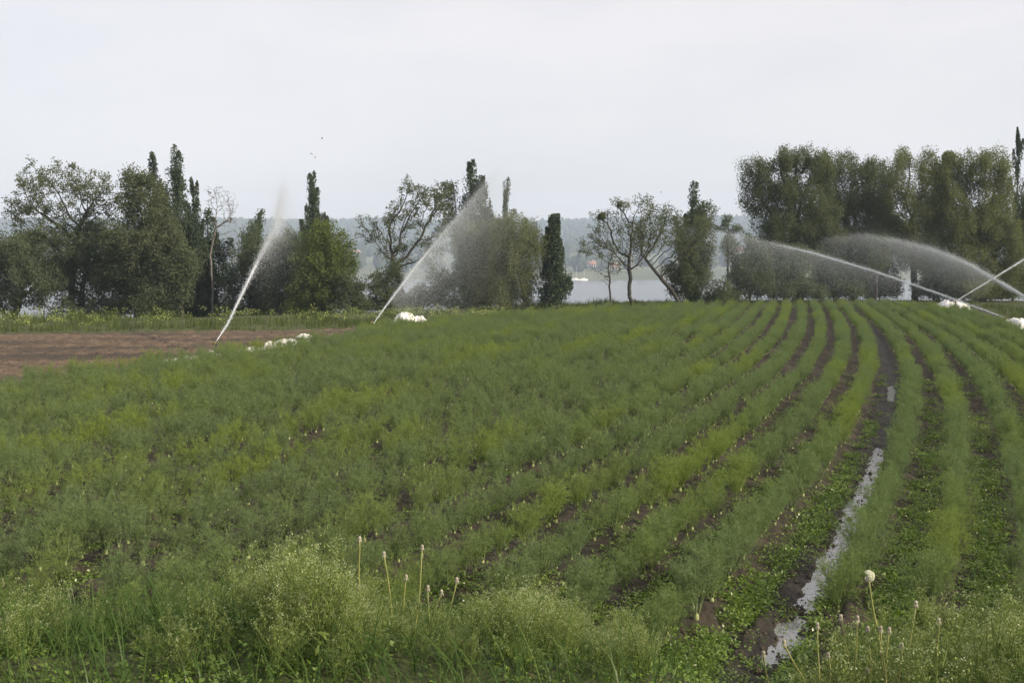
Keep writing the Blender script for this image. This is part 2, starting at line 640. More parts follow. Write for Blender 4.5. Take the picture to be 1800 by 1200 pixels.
c1 = mix_col(gt, sp_.outputs[0], dark, red2)
c2 = mix_col(gt, sp_.outputs[1], c1, grs)
c3 = mix_col(gt, sp_.outputs[2], c2, (0.022, 0.019, 0.015))
gt.links.new(c3, gb.inputs['Base Color'])
rr = gt.nodes.new('ShaderNodeMapRange')
rr.inputs['To Min'].default_value = 0.92
rr.inputs['To Max'].default_value = 0.62
gt.links.new(sp_.outputs[2], rr.inputs['Value'])
gt.links.new(rr.outputs[0], gb.inputs['Roughness'])
bpg = N(gt, 'ShaderNodeBump', Strength=0.6, Distance=0.04)
n3 = N(gt, 'ShaderNodeTexNoise', Scale=22.0, Detail=6.0, Roughness=0.7)
gt.links.new(tcg.outputs['Object'], n3.inputs['Vector'])
gt.links.new(n3.outputs['Fac'], bpg.inputs['Height'])
gt.links.new(bpg.outputs[0], gb.inputs['Normal'])
gt.links.new(gb.outputs[0], go.inputs[0])

g = Geo().add(GV, GF)
ground = g.obj('ground', gm, smooth=True)
tag(ground, 'dark field soil with grassy bank and bare brown patch', 'ground', kind='structure')
ca_ = ground.data.color_attributes.new('zone', 'FLOAT_COLOR', 'POINT')
ca_.data.foreach_set('color', zone.astype(np.float32).ravel())

# lake and far shore
LAKE_Z = CAM_H - 16.0
SHORE = 760.0
g = Geo().add([(-1800, 120, LAKE_Z), (1800, 120, LAKE_Z), (1800, 1000, LAKE_Z), (-1800, 1000, LAKE_Z)], [(0, 1, 2, 3)])
tag(g.obj('lake', M['lake']), 'pale grey lake seen between the trees', 'lake', kind='structure')


def hill_h(x, y):
    sh = SHORE + 30 * (fbm(x * 0.004, x * 0 + 1, 71, 3) - 0.5)
    d = y - sh
    z = LAKE_Z - 1.5 + 9 * sstep(-10, 60, d) + 16 * sstep(40, 420, d)
    top = 58 + 12 * (fbm(x * 0.0016 + 3, x * 0 + 7.7, 73, 3) - 0.5) + np.interp(x, [-700, 0, 350, 700], [3, 0, 12, 4])
    z = z + top * sstep(420, 1250, d + 160 * (fbm(x * 0.002, y * 0.002, 75, 3) - 0.5)) * (0.93 + 0.14 * fbm(x * 0.006, y * 0.006, 77, 3))
    return z


hx = np.linspace(-1900, 1900, 300)
hy = np.concatenate([np.linspace(SHORE - 60, SHORE + 120, 25), np.linspace(SHORE + 130, 2300, 70)])
HX, HY = np.meshgrid(hx, hy)
HZ = hill_h(HX, HY)
hv = np.stack([HX, HY, HZ], -1).reshape(-1, 3)
nr, nc = HX.shape
ii, jj = np.meshgrid(np.arange(nr - 1), np.arange(nc - 1), indexing='ij')
b0 = (ii * nc + jj).ravel()
g = Geo().add(hv, np.stack([b0, b0 + 1, b0 + nc + 1, b0 + nc], -1))
tag(g.obj('far_hills', M['far_land'], smooth=True), 'hazy blue hills beyond the lake', 'hills', kind='structure')

# woods on the far hills: a mass nobody could count
rng = np.random.default_rng(91)
g = Geo()
nw = 16000
wx = rng.uniform(-1250, 1250, nw)
wy = SHORE + 25 + 1330 * rng.uniform(0, 1, nw) ** 0.8
keep = (fbm(wx * 0.008, wy * 0.008, 93, 3) + 0.25 * sstep(350, 700, wy - SHORE)) > 0.47
wx, wy = wx[keep], wy[keep]
wz = hill_h(wx, wy)
protos = [blob(200 + k, 7, 5, 0.5) for k in range(6)]
for k in range(6):
    sel = np.arange(len(wx)) % 6 == k
    n = sel.sum()
    pv, pf = protos[k]
    s = rng.uniform(2.6, 5.2, n)
    hgt = s * rng.uniform(0.9, 1.7, n)
    V = pv[None] * np.stack([s, s, hgt], -1)[:, None] + np.stack([wx[sel], wy[sel], wz[sel] + hgt * 0.7], -1)[:, None]
    F = pf[None] + (np.arange(n) * len(pv))[:, None, None]
    g.add(V.reshape(-1, 3), F.reshape(-1, 4))
tag(g.obj('far_woods', M['far_wood']), 'hazy woods covering the hills beyond the lake', 'woods', kind='stuff')


# ------------------------------------------------------------------ far shore houses and boats
def house(px, py, Y, w, d, h, rz, label, group, cat='house'):
    x, _, _ = at(px, py, Y)
    z = float(hill_h(np.array([x]), np.array([float(Y)]))[0]) - 0.3
    z = max(z, at(px, py, Y)[2] - h * 1.2)
    t = thing('house', label, cat, (x, Y, z), rz, group)
    g = Geo()
    add_box(g, (0, 0, h / 2), (w, d, h))
    g.add([(-w / 2, -d / 2, h), (-w / 2, d / 2, h), (-w / 2, 0, h + d * .45)], [(0, 1, 2)])
    g.add([(w / 2, -d / 2, h), (w / 2, d / 2, h), (w / 2, 0, h + d * .45)], [(2, 1, 0)])
    g.obj('wall', M['wall_white'], t)
    g = Geo()
    for s in (-1, 1):
        y0, y1 = s * (d / 2 + .5), 0
        z0, z1 = h - .45, h + d * .45
        e = w / 2 + .4
        v = [(-e, y0, z0), (e, y0, z0), (e, y1, z1), (-e, y1, z1), (-e, y0, z0 + .3), (e, y0, z0 + .3), (e, y1, z1 + .3), (-e, y1, z1 + .3)]
        g.add(v, [(3, 2, 1, 0), (4, 5, 6, 7), (0, 1, 5, 4), (1, 2, 6, 5), (3, 0, 4, 7)])
    rf = g.obj('roof', M['roof_red'], t)
    g = Geo()
    add_box(g, (w * .2, d * .15, h + d * .45), (.8, .8, 2.0))
    g.obj('chimney', M['wall_white'], rf)
    for k in range(3):
        for f in range(2):
            g = Geo()
            add_box(g, (-w * .32 + k * w * .32, -d / 2 - .01, h * (.28 + .44 * f)), (1.2, .12, 1.4))
            g.obj('window', M['window'], t)
    return t


house(624, 447, 900, 11, 10, 5, radians(-32), 'white house with orange red roof between the bright green round tree and the gnarled tree', 'houses on the far shore')
house(1040, 463, 812, 6, 5, 2.6, radians(8), 'low house with red roof on the far shore above the moored boats', 'houses on the far shore')
house(1079, 468, 800, 7, 6, 3, radians(-12), 'small house on the far shore seen behind the forked tree', 'houses on the far shore')
house(1293, 440, 980, 12, 10, 5, radians(15), 'pale house on the far slope at the left foot of the willow group', 'houses on the far shore')


def sailboat(px, Y, L, label, mast=True):
    x = at(px, 490, Y)[0]
    t = thing('sailing_boat', label, 'boat', (x, Y, LAKE_Z), RNG.uniform(-.5, .5), 'boats moored off the far shore')
    n = 9
    V, F = [], []
    for i in range(n):
        s = i / (n - 1)
        wd_ = 0.28 * L * (sin(pi * (0.15 + 0.85 * s)) ** 0.7) * .5 + 0.02
        xx = (s - .5) * L
        V += [(xx, -wd_, .95 + .15 * (2 * s - 1) ** 2), (xx, -wd_ * .6, -.2), (xx, wd_ * .6, -.2), (xx, wd_, .95 + .15 * (2 * s - 1) ** 2)]
    for i in range(n - 1):
        for k in range(4):
            k2 = (k + 1) % 4
            F.append((i * 4 + k, i * 4 + k2, (i + 1) * 4 + k2, (i + 1) * 4 + k))
    Geo().add(V, F).add([V[0], V[1], V[2], V[3]], [(0, 1, 2, 3)]).obj('hull', M['boat_white'], t)
    g = Geo()
    add_box(g, (0, 0, 1.25), (L * .38, L * .15, .6))
    g.obj('cabin', M['boat_white'], t)
    if mast:
        g = Geo()
        add_tube(g, [(L * .06, 0, .9), (L * .06, 0, L * 1.25)], [.09, .06], 6)
        add_tube(g, [(L * .06, 0, 1.9), (-L * .36, 0, 1.9)], [.07, .07], 6)
        g.obj('mast', M['pipe'], t)


sailboat(1012, 752, 8.5, 'white sailing boat moored right beside the dark conical poplar, off the far shore')
sailboat(1026, 748, 7.0, 'smaller white boat moored just right of another boat in the gap beside the forked tree')
sailboat(1290, 750, 7.5, 'white boat on the lake in the gap at the left end of the willow hedge')

# ------------------------------------------------------------------ trees
LEAFM = M


def colonize(start, pts, step, infl, kill, bias, rng, iters=140, maxn=5000):
    nodes = [np.asarray(p, float) for p in start]
    par = [-1] + list(range(len(start) - 1))
    P = pts.copy()
    nd = np.full(len(P), 1e9)
    ni = np.zeros(len(P), int)

    def upd(i0):
        A = np.array(nodes[i0:])
        D = np.linalg.norm(P[:, None] - A[None], axis=-1)
        j = D.argmin(1)
        dm = D[np.arange(len(P)), j]
        b = dm < nd
        nd[b] = dm[b]
        ni[b] = j[b] + i0
    upd(0)
    for it in range(iters):
        if len(P) == 0 or len(nodes) > maxn:
            break
        act = nd < infl
        if not act.any():
            act = nd <= nd.min() + 0.5
        acc = {}
        dirs = norm(P[act] - np.array(nodes)[ni[act]])
        for i, d in zip(ni[act], dirs):
            acc[i] = acc.get(i, 0) + d
        i0 = len(nodes)
        for i, d in acc.items():
            d = d + bias * np.linalg.norm(d) + rng.normal(size=3) * 0.18 * np.linalg.norm(d)
            p = nodes[i] + step * d / max(np.linalg.norm(d), 1e-6)
            nodes.append(p)
            par.append(int(i))
        upd(i0)
        k = nd > kill
        P, nd, ni = P[k], nd[k], ni[k]
    return np.array(nodes), np.array(par)


def pipe_radii(par, tip, ex, rmax):
    n = len(par)
    acc = np.zeros(n)
    r = np.zeros(n)
    for i in range(n - 1, -1, -1):
        r[i] = max(tip, acc[i] ** (1 / ex)) if acc[i] > 0 else tip
        if par[i] >= 0:
            acc[par[i]] += r[i] ** ex
    if r[0] > 0:
        f = rmax / r[0]
        r = np.where(r > tip * 1.5, tip + (r - tip) * max((rmax - tip) / max(r[0] - tip, 1e-6), 0), r)
    return r


def px_pts(ells, D, n, rng, shell=0.0, depth=1.0):
    """Points in a crown given as ellipses seen at distance D; each has its own depth."""
    w = np.array([e[2] * e[3] for e in ells], float)
    w = np.maximum((n * w / w.sum()).astype(int), 3)
    out_ = []
    for e, k in zip(ells, w):
        c = at(e[0], e[1], D)
        s = D / FPX
        nl = 7
        lc = norm(rng.normal(size=(nl, 3)) * np.array([1, 1, .9])) * rng.uniform(.50, .92, (nl, 1))
        lr = rng.uniform(.24, .44, nl)
        who = rng.integers(0, nl, k)
        v = norm(rng.normal(size=(k, 3))) * rng.uniform(0, 1, k)[:, None] ** (1 / 3)
        v = lc[who] + v * lr[who][:, None]
        core = rng.uniform(size=k) < (.42 if k > 60 else .25)
        v[core] = norm(rng.normal(size=(core.sum(), 3))) * rng.uniform(0, .8, (core.sum(), 1))
        dz = e[4] if len(e) > 4 else 0.0
        out_.append(c + np.array([0, dz, 0]) + v * np.array([e[2] * s, max(e[2], e[3] * .6) * s * depth, e[3] * s]) * 1.12)
    return np.concatenate(out_)


def tree(name, label, D, trunk_px, ells, seed, leaf='leaf_mid', n_pts=420, leaf_n=8, leaf_sig=0.22, leaf_len=0.15, leaf_w=0.08,
         step=0.22, infl=1.6, kill=0.28, bias=(0, 0, 0.12), rmax=0.16, thin=0.020, bark='bark', droop=0.0, strands=0.0, tip=0.007,
         group=None, depth=0.9, shell=0.0, cat='tree', frac=1.0):
    rng = np.random.default_rng(seed)
    bx = at(trunk_px[0][0], trunk_px[0][1], D)
    bz = float(height(bx[0], D, False)) - 0.05
    base = np.array([bx[0], D, bz])
    path = [base]
    for p in trunk_px[1:]:
        tgt = at(p[0], p[1], D + (p[2] if len(p) > 2 else 0.0))
        k = max(int(np.linalg.norm(tgt - path[-1]) / step), 1)
        a = path[-1]
        for i in range(1, k + 1):
            path.append(a + (tgt - a) * i / k + rng.normal(size=3) * 0.02)
    pts = px_pts(ells, D, int(n_pts * (2.0 if leaf_n >= 6 else 1.5)), rng, shell, depth)
    pts = pts[pts[:, 2] > bz + 0.3]
    nodes, par = colonize(path, pts, step, infl, kill * .8, np.array(bias), rng)
    r = pipe_radii(par, tip, 1.85, rmax)
    if leaf_n >= 6:
        leaf_n, leaf_sig, thin = leaf_n * 5.6, leaf_sig * 1.05, 0.03
        leaf_len, leaf_w = leaf_len * .74, leaf_w * .78
    else:
        leaf_n, leaf_sig, thin = leaf_n * 5.5, leaf_sig * 1.0, 0.022
        leaf_len, leaf_w = leaf_len * .85, leaf_w * .85
    t = thing(name, label, cat, tuple(base), 0, group)
    e = np.arange(1, len(nodes))
    L = nodes - base
    g = Geo()
    big = r[e] > 0.03
    for sel, ns in ((e[big], 7), (e[~big], 3)):
        if len(sel):
            g.add(*frusta(L[par[sel]], L[sel], np.where(r[par[sel]] > r[sel] * 2.2, r[sel] * 1.3, r[par[sel]]), r[sel], ns))
    # root flare
    g.add(*frusta(np.array([[0, 0, -.2]]), L[1:2], np.array([r[0] * 1.7]), np.array([r[0]]), 7))
    g.obj('trunk', M[bark], t, smooth=True)
    if leaf:
        tw = np.where(r < thin)[0]
        tw = tw[tw > len(path) * 0.5]
        if frac < 1:
            tw = tw[rng.uniform(size=len(tw)) < frac]
        nn = max(1, int(leaf_n))
        C = np.repeat(L[tw], nn, 0) + norm(rng.normal(size=(len(tw) * nn, 3))) * rng.uniform(0, 1, (len(tw) * nn, 1)) ** .6 * leaf_sig * 1.75
        if strands:
            lower = rng.uniform(0, 1, len(C)) ** 1.4 * strands
            C[:, 2] -= lower
            C = C[C[:, 2] > 0.15]
        C = C[C[:, 2] > 0.05]
        g = Geo().add(*leaf_quads(C, leaf_len, leaf_w, rng, droop))
        g.obj('crown', M[leaf], t)
    return t


def poplar(label, D, px, top, base_y, hw, seed, group='poplars behind the trees', leaf='leaf_dark', n=7500, lobes=34, name='poplar_tree', low=0.12, taper=0.60, slim=False, tr=.16):
    """Upright column built of steep leafy branches round one trunk."""
    rng = np.random.default_rng(seed)
    b = at(px, base_y, D)
    bz = float(height(b[0], D, False)) - 0.05
    topz = at(px, top, D)[2]
    H = topz - bz
    R = hw * D / FPX
    t = thing(name, label, 'tree', (b[0], D, bz), 0, group)
    g = Geo()
    zz = np.linspace(0, H * .96, 14)
    path = np.stack([0.03 * np.sin(zz * .9 + seed), 0.03 * np.cos(zz * 1.1), zz], -1)
    add_tube(g, path, np.linspace(tr, 0.015, 14), 8)
    C = []
    P0, P1, R0, R1 = [], [], [], []
    R = R * (1.25 if slim else 1.62)
    # several steep leaders of unequal height, each hung with leafy tufts
    nlead = 1 if slim else int(rng.integers(4, 7))
    leads = [(0.0, 0.0, 1.0)]
    for k in range(nlead - 1):
        a = 2 * pi * (k + rng.uniform(0, .8)) / max(nlead - 1, 1)
        leads.append((cos(a) * R * rng.uniform(.35, .75), sin(a) * R * rng.uniform(.35, .75), rng.uniform(.58, .92)))
    for (lx, ly, lh) in leads:
        if lx or ly:
            P0.append((0, 0, H * .10)); P1.append((lx * .7, ly * .7, H * lh * .5)); R0.append(.05); R1.append(.035)
            P0.append((lx * .7, ly * .7, H * lh * .5)); P1.append((lx, ly, H * lh * .97)); R0.append(.035); R1.append(.008)
        m_l = max(int(lobes * (.8 if slim else .42) * lh), 5)
        for k in range(m_l):
            f = low + (1 - low) * ((k + rng.uniform(0, 1)) / m_l)
            prof = min(1.0, (1 - f) / (1 - taper) + .16) if f > taper else 1.0
            a = rng.uniform(0, 2 * pi)
            rr_ = R * (.95 if slim else .74) * prof * rng.uniform(0.3, 1.15)
            ln = H * rng.uniform(0.07, 0.15)
            zc = f * H * lh
            fx = min(1.0, f * 1.25)
            p0 = np.array([lx * fx, ly * fx, zc - ln])
            p1 = np.array([lx * fx + cos(a) * rr_, ly * fx + sin(a) * rr_, min(zc + ln * .5, H * lh - rng.uniform(0, .35))])
            P0.append(p0); P1.append(p1); R0.append(.02); R1.append(.005)
            m = int(n * 4.0 / (m_l * len(leads)) * rng.uniform(.6, 1.4))
            s = rng.uniform(0.1, 1.1, m)[:, None]
            ax = p0 + (p1 - p0) * s
            sg = R * (.22 if slim else .21) * rng.uniform(.7, 1.5) * (.40 + .60 * prof) * np.sin(np.clip(s, 0, 1.12) / 1.12 * pi * .92 + .15)
            C.append(ax + np.clip(rng.normal(size=(m, 3)), -1.5, 1.5) * np.concatenate([sg, sg, sg * 1.6], 1))
    g.add(*frusta(P0, P1, R0, R1, 4))
    g.obj('trunk', M['bark'], t, smooth=True)
    C = np.concatenate(C)
    C = C[C[:, 2] > 0.1]
    Geo().add(*leaf_quads(C, 0.12, 0.075, rng, updir=0.3)).obj('crown', M[leaf], t)
    return t


TG = 'trees along the lake side of the field'
# left group
tree('leafy_tree', 'tall open crowned tree at the far left with thin twigs against the sky', 52, [(128, 560), (126, 500), (132, 440), (140, 405)],
     [(60, 350, 55, 60), (125, 320, 80, 55), (175, 345, 45, 65), (110, 400, 90, 50), (25, 370, 25, 40), (205, 350, 22, 40)], 101, 'leaf_olive', 800, 3, 0.14, 0.13, .075,
     rmax=.17, kill=.24, frac=.72, group=TG)
tree('leafy_tree', 'broad dark lower crown under the open tree at the left edge', 50, [(20, 565), (40, 500)],
     [(15, 450, 70, 55), (70, 480, 60, 60), (-50, 470, 60, 70), (0, 530, 60, 30)], 102, 'leaf_mid', 520, 9, 0.22, group=TG)
tree('leafy_tree', 'dark leafy tree with forked trunk filling the ground below the tall open tree', 51, [(140, 560), (145, 500), (165, 460)],
     [(150, 440, 70, 55), (110, 500, 60, 50), (190, 500, 60, 55), (160, 545, 70, 20)], 103, 'leaf_mid', 560, 8, 0.22, group=TG)
tree('leafy_tree', 'tall dense tree between the open tree and the three tall poplars', 50, [(240, 560), (238, 480), (246, 400)],
     [(240, 330, 34, 48), (225, 350, 25, 50), (275, 380, 38, 60), (240, 420, 50, 60), (300, 440, 42, 55), (318, 480, 28, 45), (255, 500, 75, 50), (215, 460, 40, 50)], 104,
     'leaf_olive', 850, 8, 0.2, kill=.25, group=TG)
tree('leafy_tree', 'low drooping tree with a bare straight trunk at the bright gap of lake', 49, [(320, 562), (318, 520), (308, 485)],
     [(300, 480, 35, 42), (325, 470, 26, 40), (275, 520, 40, 30)], 105, 'leaf_mid', 320, 9, 0.2, rmax=.1, strands=.5, group=TG)
poplar('dark poplar showing its blunt top left of the tallest poplar', 58, 277, 270, 555, 19, 111)
poplar('tallest poplar of the left group with a ragged dark crown', 57, 316, 260, 555, 24, 112, n=9000, lobes=38)
poplar('narrow poplar leaning on the right side of the tallest poplar', 57.5, 345, 308, 555, 17, 113, lobes=28)
tree('bare_tree', 'dead leafless tree with pale twigs beside the left poplars', 54, [(372, 558), (374, 500), (370, 450), (380, 400)],
     [(388, 355, 28, 36), (375, 350, 15, 30), (403, 380, 18, 40), (412, 440, 10, 40)], 106, None, 480, rmax=.058, bark='bark_pale', kill=.22, infl=1.0, tip=.007, group=TG)
poplar('leafy dark column of a tree behind the dead tree', 56, 369, 368, 558, 24, 114, group=TG, n=6000, lobes=26, name='leafy_tree', low=0.05)
poplar('pointed dim tree top rising behind the spray of the left jet', 60, 457, 368, 556, 20, 115, group=TG, leaf='leaf_mid', n=4500, name='leafy_tree')
tree('leafy_tree', 'greyish bushy tree behind the left water jet', 55, [(440, 558), (440, 500)],
     [(440, 455, 42, 50), (410, 500, 30, 50), (460, 500, 40, 50), (430, 540, 50, 20)], 107, 'leaf_mid', 420, 9, .22, group=TG)
tree('leafy_tree', 'dense dark green tree right of the left water jet', 53, [(505, 558), (505, 500)],
     [(508, 432, 26, 36), (498, 470, 40, 50), (530, 490, 45, 55), (500, 530, 50, 28)], 108, 'leaf_mid', 480, 10, .2, group=TG)
poplar('solitary ragged poplar standing behind the bright green round tree', 58, 552, 302, 555, 20, 116, n=7000, lobes=32, taper=.60)
poplar('short side stem of poplar peeping out right of the solitary poplar', 58.3, 574, 365, 555, 10, 117, n=2600, lobes=14)
tree('leafy_tree', 'round bright green tree left of the red roofed house', 51, [(560, 560), (562, 500), (562, 450)],
     [(562, 425, 38, 28), (545, 460, 42, 40), (590, 460, 36, 45), (570, 510, 55, 45), (540, 540, 50, 22)], 109, 'leaf_bright', 640, 10, .2, kill=.25, group=TG)
tree('bush', 'dark bush at the right foot of the bright green round tree', 50, [(622, 560), (622, 540)],
     [(620, 520, 26, 36), (638, 540, 28, 20), (606, 500, 20, 30), (590, 545, 30, 14)], 110, 'leaf_mid', 260, 9, .18, rmax=.06, group='bushes along the verge', cat='bush')
# middle group
tree('gnarled_tree', 'gnarled half bare tree with crooked dark limbs reaching left toward the house', 52, [(712, 558), (704, 500), (690, 462)],
     [(660, 405, 32, 30), (640, 385, 14, 12), (700, 385, 42, 45), (745, 360, 45, 45), (775, 345, 26, 36), (720, 330, 30, 20), (760, 430, 40, 40), (690, 440, 40, 30)], 120,
     'leaf_olive', 720, 3, .12, .12, .07, step=.18, kill=.24, rmax=.14, frac=.7, tip=.0075, group=TG)
tree('bush', 'dark bush under the left limbs of the gnarled tree', 51, [(678, 556), (678, 540)],
     [(672, 510, 24, 40), (695, 530, 36, 22), (655, 540, 30, 18), (690, 480, 20, 24)], 121, 'leaf_mid', 300, 9, .2, rmax=.06, group='bushes along the verge', cat='bush')
tree('bush', 'dim bush behind the mist of the middle water jet', 52, [(745, 556), (745, 540)],
     [(740, 520, 40, 28), (775, 510, 30, 36), (720, 540, 30, 16), (790, 540, 30, 14)], 122, 'leaf_mid', 300, 8, .2, rmax=.06, group='bushes along the verge', cat='bush')
poplar('broad topped poplar behind the drooping willow', 59, 829, 280, 552, 27, 123, n=8500, lobes=34, taper=.7)
poplar('small poplar tip right of the broad topped poplar', 59.5, 855, 325, 552, 12, 124, n=2800, lobes=16)
poplar('slim pale poplar tip standing above the drooping willow', 66, 887, 308, 552, 15, 125, leaf='leaf_mid', n=5000, lobes=24)
tree('willow_tree', 'rounded yellowish willow with hanging twigs in the middle of the treeline', 50, [(925, 556), (920, 500), (905, 440)],
     [(900, 395, 48, 32), (860, 410, 45, 35), (935, 420, 26, 45), (880, 460, 60, 50), (850, 490, 40, 50), (920, 480, 28, 50)], 126, 'leaf_willow', 720, 9, .16, .15, .05,
     kill=.25, droop=1.3, strands=.9, group=TG)
tree('leafy_tree', 'greyish tree with upright trunk on the left side of the willow', 51, [(838, 556), (835, 500), (830, 450)],
     [(825, 420, 25, 45), (822, 480, 26, 50), (845, 520, 26, 28)], 127, 'leaf_mid', 360, 8, .2, rmax=.09, strands=.3, group=TG)
poplar('dark conical poplar right of the yellowish willow', 50, 975, 376, 553, 25, 128, group=TG, n=6500, lobes=50, low=0.02, taper=.2, slim=True)
# right-middle
tree('forked_tree', 'thin forked tree with sparse leaves in front of the open lake', 51, [(1115, 556), (1106, 520), (1108, 490)],
     [(1060, 390, 30, 30), (1085, 365, 25, 25), (1130, 355, 30, 25), (1120, 400, 50, 40), (1060, 430, 40, 40), (1150, 420, 35, 40), (1100, 450, 40, 35)], 130,
     'leaf_olive', 760, 3, .12, .105, .06, rmax=.10, kill=.22, frac=.5, tip=.008, group=TG)
tree('thin_tree', 'slender sapling with wispy leaves left of the forked tree', 50, [(1075, 556), (1073, 520), (1070, 480)],
     [(1062, 470, 18, 40), (1080, 460, 14, 34)], 131, 'leaf_olive', 110, 2, .14, .10, .055, rmax=.05, frac=.6, group=TG)
tree('leaning_tree', 'tree leaning left with a slanting dark trunk right of the forked tree', 52, [(1200, 556), (1180, 510), (1150, 475), (1128, 448)],
     [(1165, 400, 36, 36), (1130, 420, 26, 30), (1195, 420, 34, 36), (1240, 400, 26, 36), (1175, 375, 20, 16)], 132, 'leaf_olive', 480, 4, .16, .12, .065, rmax=.10, kill=.28, frac=.8, group=TG)
poplar('pointed poplar behind the leaning tree', 59, 1215, 320, 550, 19, 133, n=6000, lobes=28, taper=.5)
tree('leafy_tree', 'dense dark tree behind the slanting trunk of the leaning tree', 54, [(1225, 556), (1222, 500)],
     [(1220, 440, 38, 50), (1215, 490, 42, 40), (1235, 380, 22, 24), (1225, 530, 45, 22)], 134, 'leaf_mid', 520, 9, .19, group=TG)
tree('leafy_tree', 'small distant tree standing in the gap of hill left of the willow group', 92, [(1280, 470), (1280, 410)],
     [(1280, 390, 12, 14), (1268, 402, 14, 8), (1294, 404, 12, 9), (1280, 430, 18, 26)], 135, 'leaf_mid', 200, 6, .2, .17, .1, rmax=.1, group=TG)
tree('bush', 'loose bush over the bright water right of the dense dark tree', 53, [(1270, 556), (1270, 540)],
     [(1265, 515, 22, 26), (1285, 530, 26, 20), (1250, 540, 26, 14)], 136, 'leaf_mid', 200, 7, .18, rmax=.05, group='bushes along the verge', cat='bush')
for k, (px, py, rx, ry, lab) in enumerate([
        (1320, 460, 32, 50, 'dark rounded shrub at the left end of the hedge below the willow group'),
        (1385, 480, 48, 50, 'broad dark shrub in the hedge behind the long water jet'),
        (1465, 485, 45, 46, 'dark shrub in the hedge under the far end of the arching spray'),
        (1655, 492, 46, 40, 'rounded shrub under the broad willow right of the narrow bright gap'),
        (1730, 500, 50, 36, 'low shrub under the broad willow behind the rising jet'),
        (1545, 482, 36, 40, 'open shrub in the hedge left of the thin trunks')]):
    tree('shrub', lab, 57 + k, [(px, 552), (px, 530)], [(px, py, rx, ry), (px - rx * .5, py + 30, rx * .8, 24), (px + rx * .5, py + 30, rx * .8, 24)], 140 + k, 'leaf_mid',
         430, 9, .2, rmax=.07, group='hedge shrubs below the willow group', cat='shrub')
# right group of willows
RG = 'big willows at the right'
tree('willow_tree', 'big willow at the left end of the right group, its crown reaching over the hedge', 60, [(1405, 548), (1400, 480), (1392, 400)],
     [(1335, 300, 34, 32), (1390, 285, 40, 32), (1330, 345, 30, 34), (1400, 340, 55, 45), (1355, 390, 42, 30), (1420, 400, 60, 40), (1440, 290, 34, 34), (1375, 430, 50, 35), (1430, 350, 50, 50)], 150, 'leaf_olive', 1107, 10, .2, .16, .065,
     kill=.28, droop=.8, strands=.5, rmax=.24, group=RG)
tree('willow_tree', 'tall rounded willow second from the left in the right group', 62, [(1500, 548), (1495, 470), (1490, 400)],
     [(1460, 280, 38, 30), (1510, 300, 36, 32), (1480, 340, 50, 45), (1530, 350, 45, 40), (1490, 410, 62, 45), (1555, 300, 26, 28), (1540, 410, 50, 50), (1480, 460, 60, 35)], 151, 'leaf_olive', 1053, 10, .2, .16, .065,
     kill=.28, droop=.8, strands=.5, rmax=.22, group=RG)
tree('willow_tree', 'willow with a loose pale top in the middle of the right group', 63, [(1608, 548), (1606, 470), (1602, 400)],
     [(1590, 280, 30, 30), (1625, 300, 30, 34), (1575, 330, 36, 36), (1610, 360, 45, 45), (1590, 420, 50, 40), (1640, 430, 40, 40), (1650, 340, 42, 50), (1560, 380, 42, 50)], 152, 'leaf_willow', 945, 8, .2, .16, .065,
     kill=.28, droop=.8, strands=.5, rmax=.2, group=RG)
tree('willow_tree', 'broad willow at the right end of the right group beside two thin poplars', 59, [(1715, 548), (1712, 470), (1705, 400)],
     [(1665, 300, 42, 36), (1720, 290, 48, 38), (1755, 320, 34, 46), (1680, 370, 55, 50), (1745, 390, 48, 60), (1690, 440, 70, 45), (1765, 460, 45, 50), (1720, 500, 70, 30), (1660, 370, 40, 60), (1770, 400, 40, 60)], 153,
     'leaf_willow', 1323, 10, .2, .16, .065, kill=.28, droop=.8, strands=.55, rmax=.25, group=RG)
tree('leafy_tree', 'dark tree closing the right edge of the picture under the thin poplars', 61, [(1815, 548), (1812, 470)],
     [(1800, 420, 40, 60), (1830, 380, 40, 60), (1800, 490, 50, 45)], 154, 'leaf_mid', 480, 9, .22, group=RG)
for k, (px, lab) in enumerate([(1540, 'thin straight trunk left of the narrow bright gap under the willows'), (1640, 'slim dim tree under the broad willow right of the narrow bright gap')]):
    tree('thin_tree', lab, 58 + k, [(px, 545), (px, 500), (px + 2, 470)], [(px, 455, 26, 26), (px + 6, 430, 24, 24)], 160 + k, 'leaf_mid', 150, 8, .2, rmax=.06, group=RG)
poplar('thin ragged poplar at the right edge, the shorter of the two', 64, 1779, 224, 548, 13, 170, n=1500, lobes=18, tr=.08, low=.2, slim=True, taper=.6)
poplar('thin ragged poplar cut by the right edge of the picture, the taller of the two', 64, 1803, 206, 548, 12, 171, n=1500, lobes=18, tr=.08, low=.2, slim=True, taper=.6)


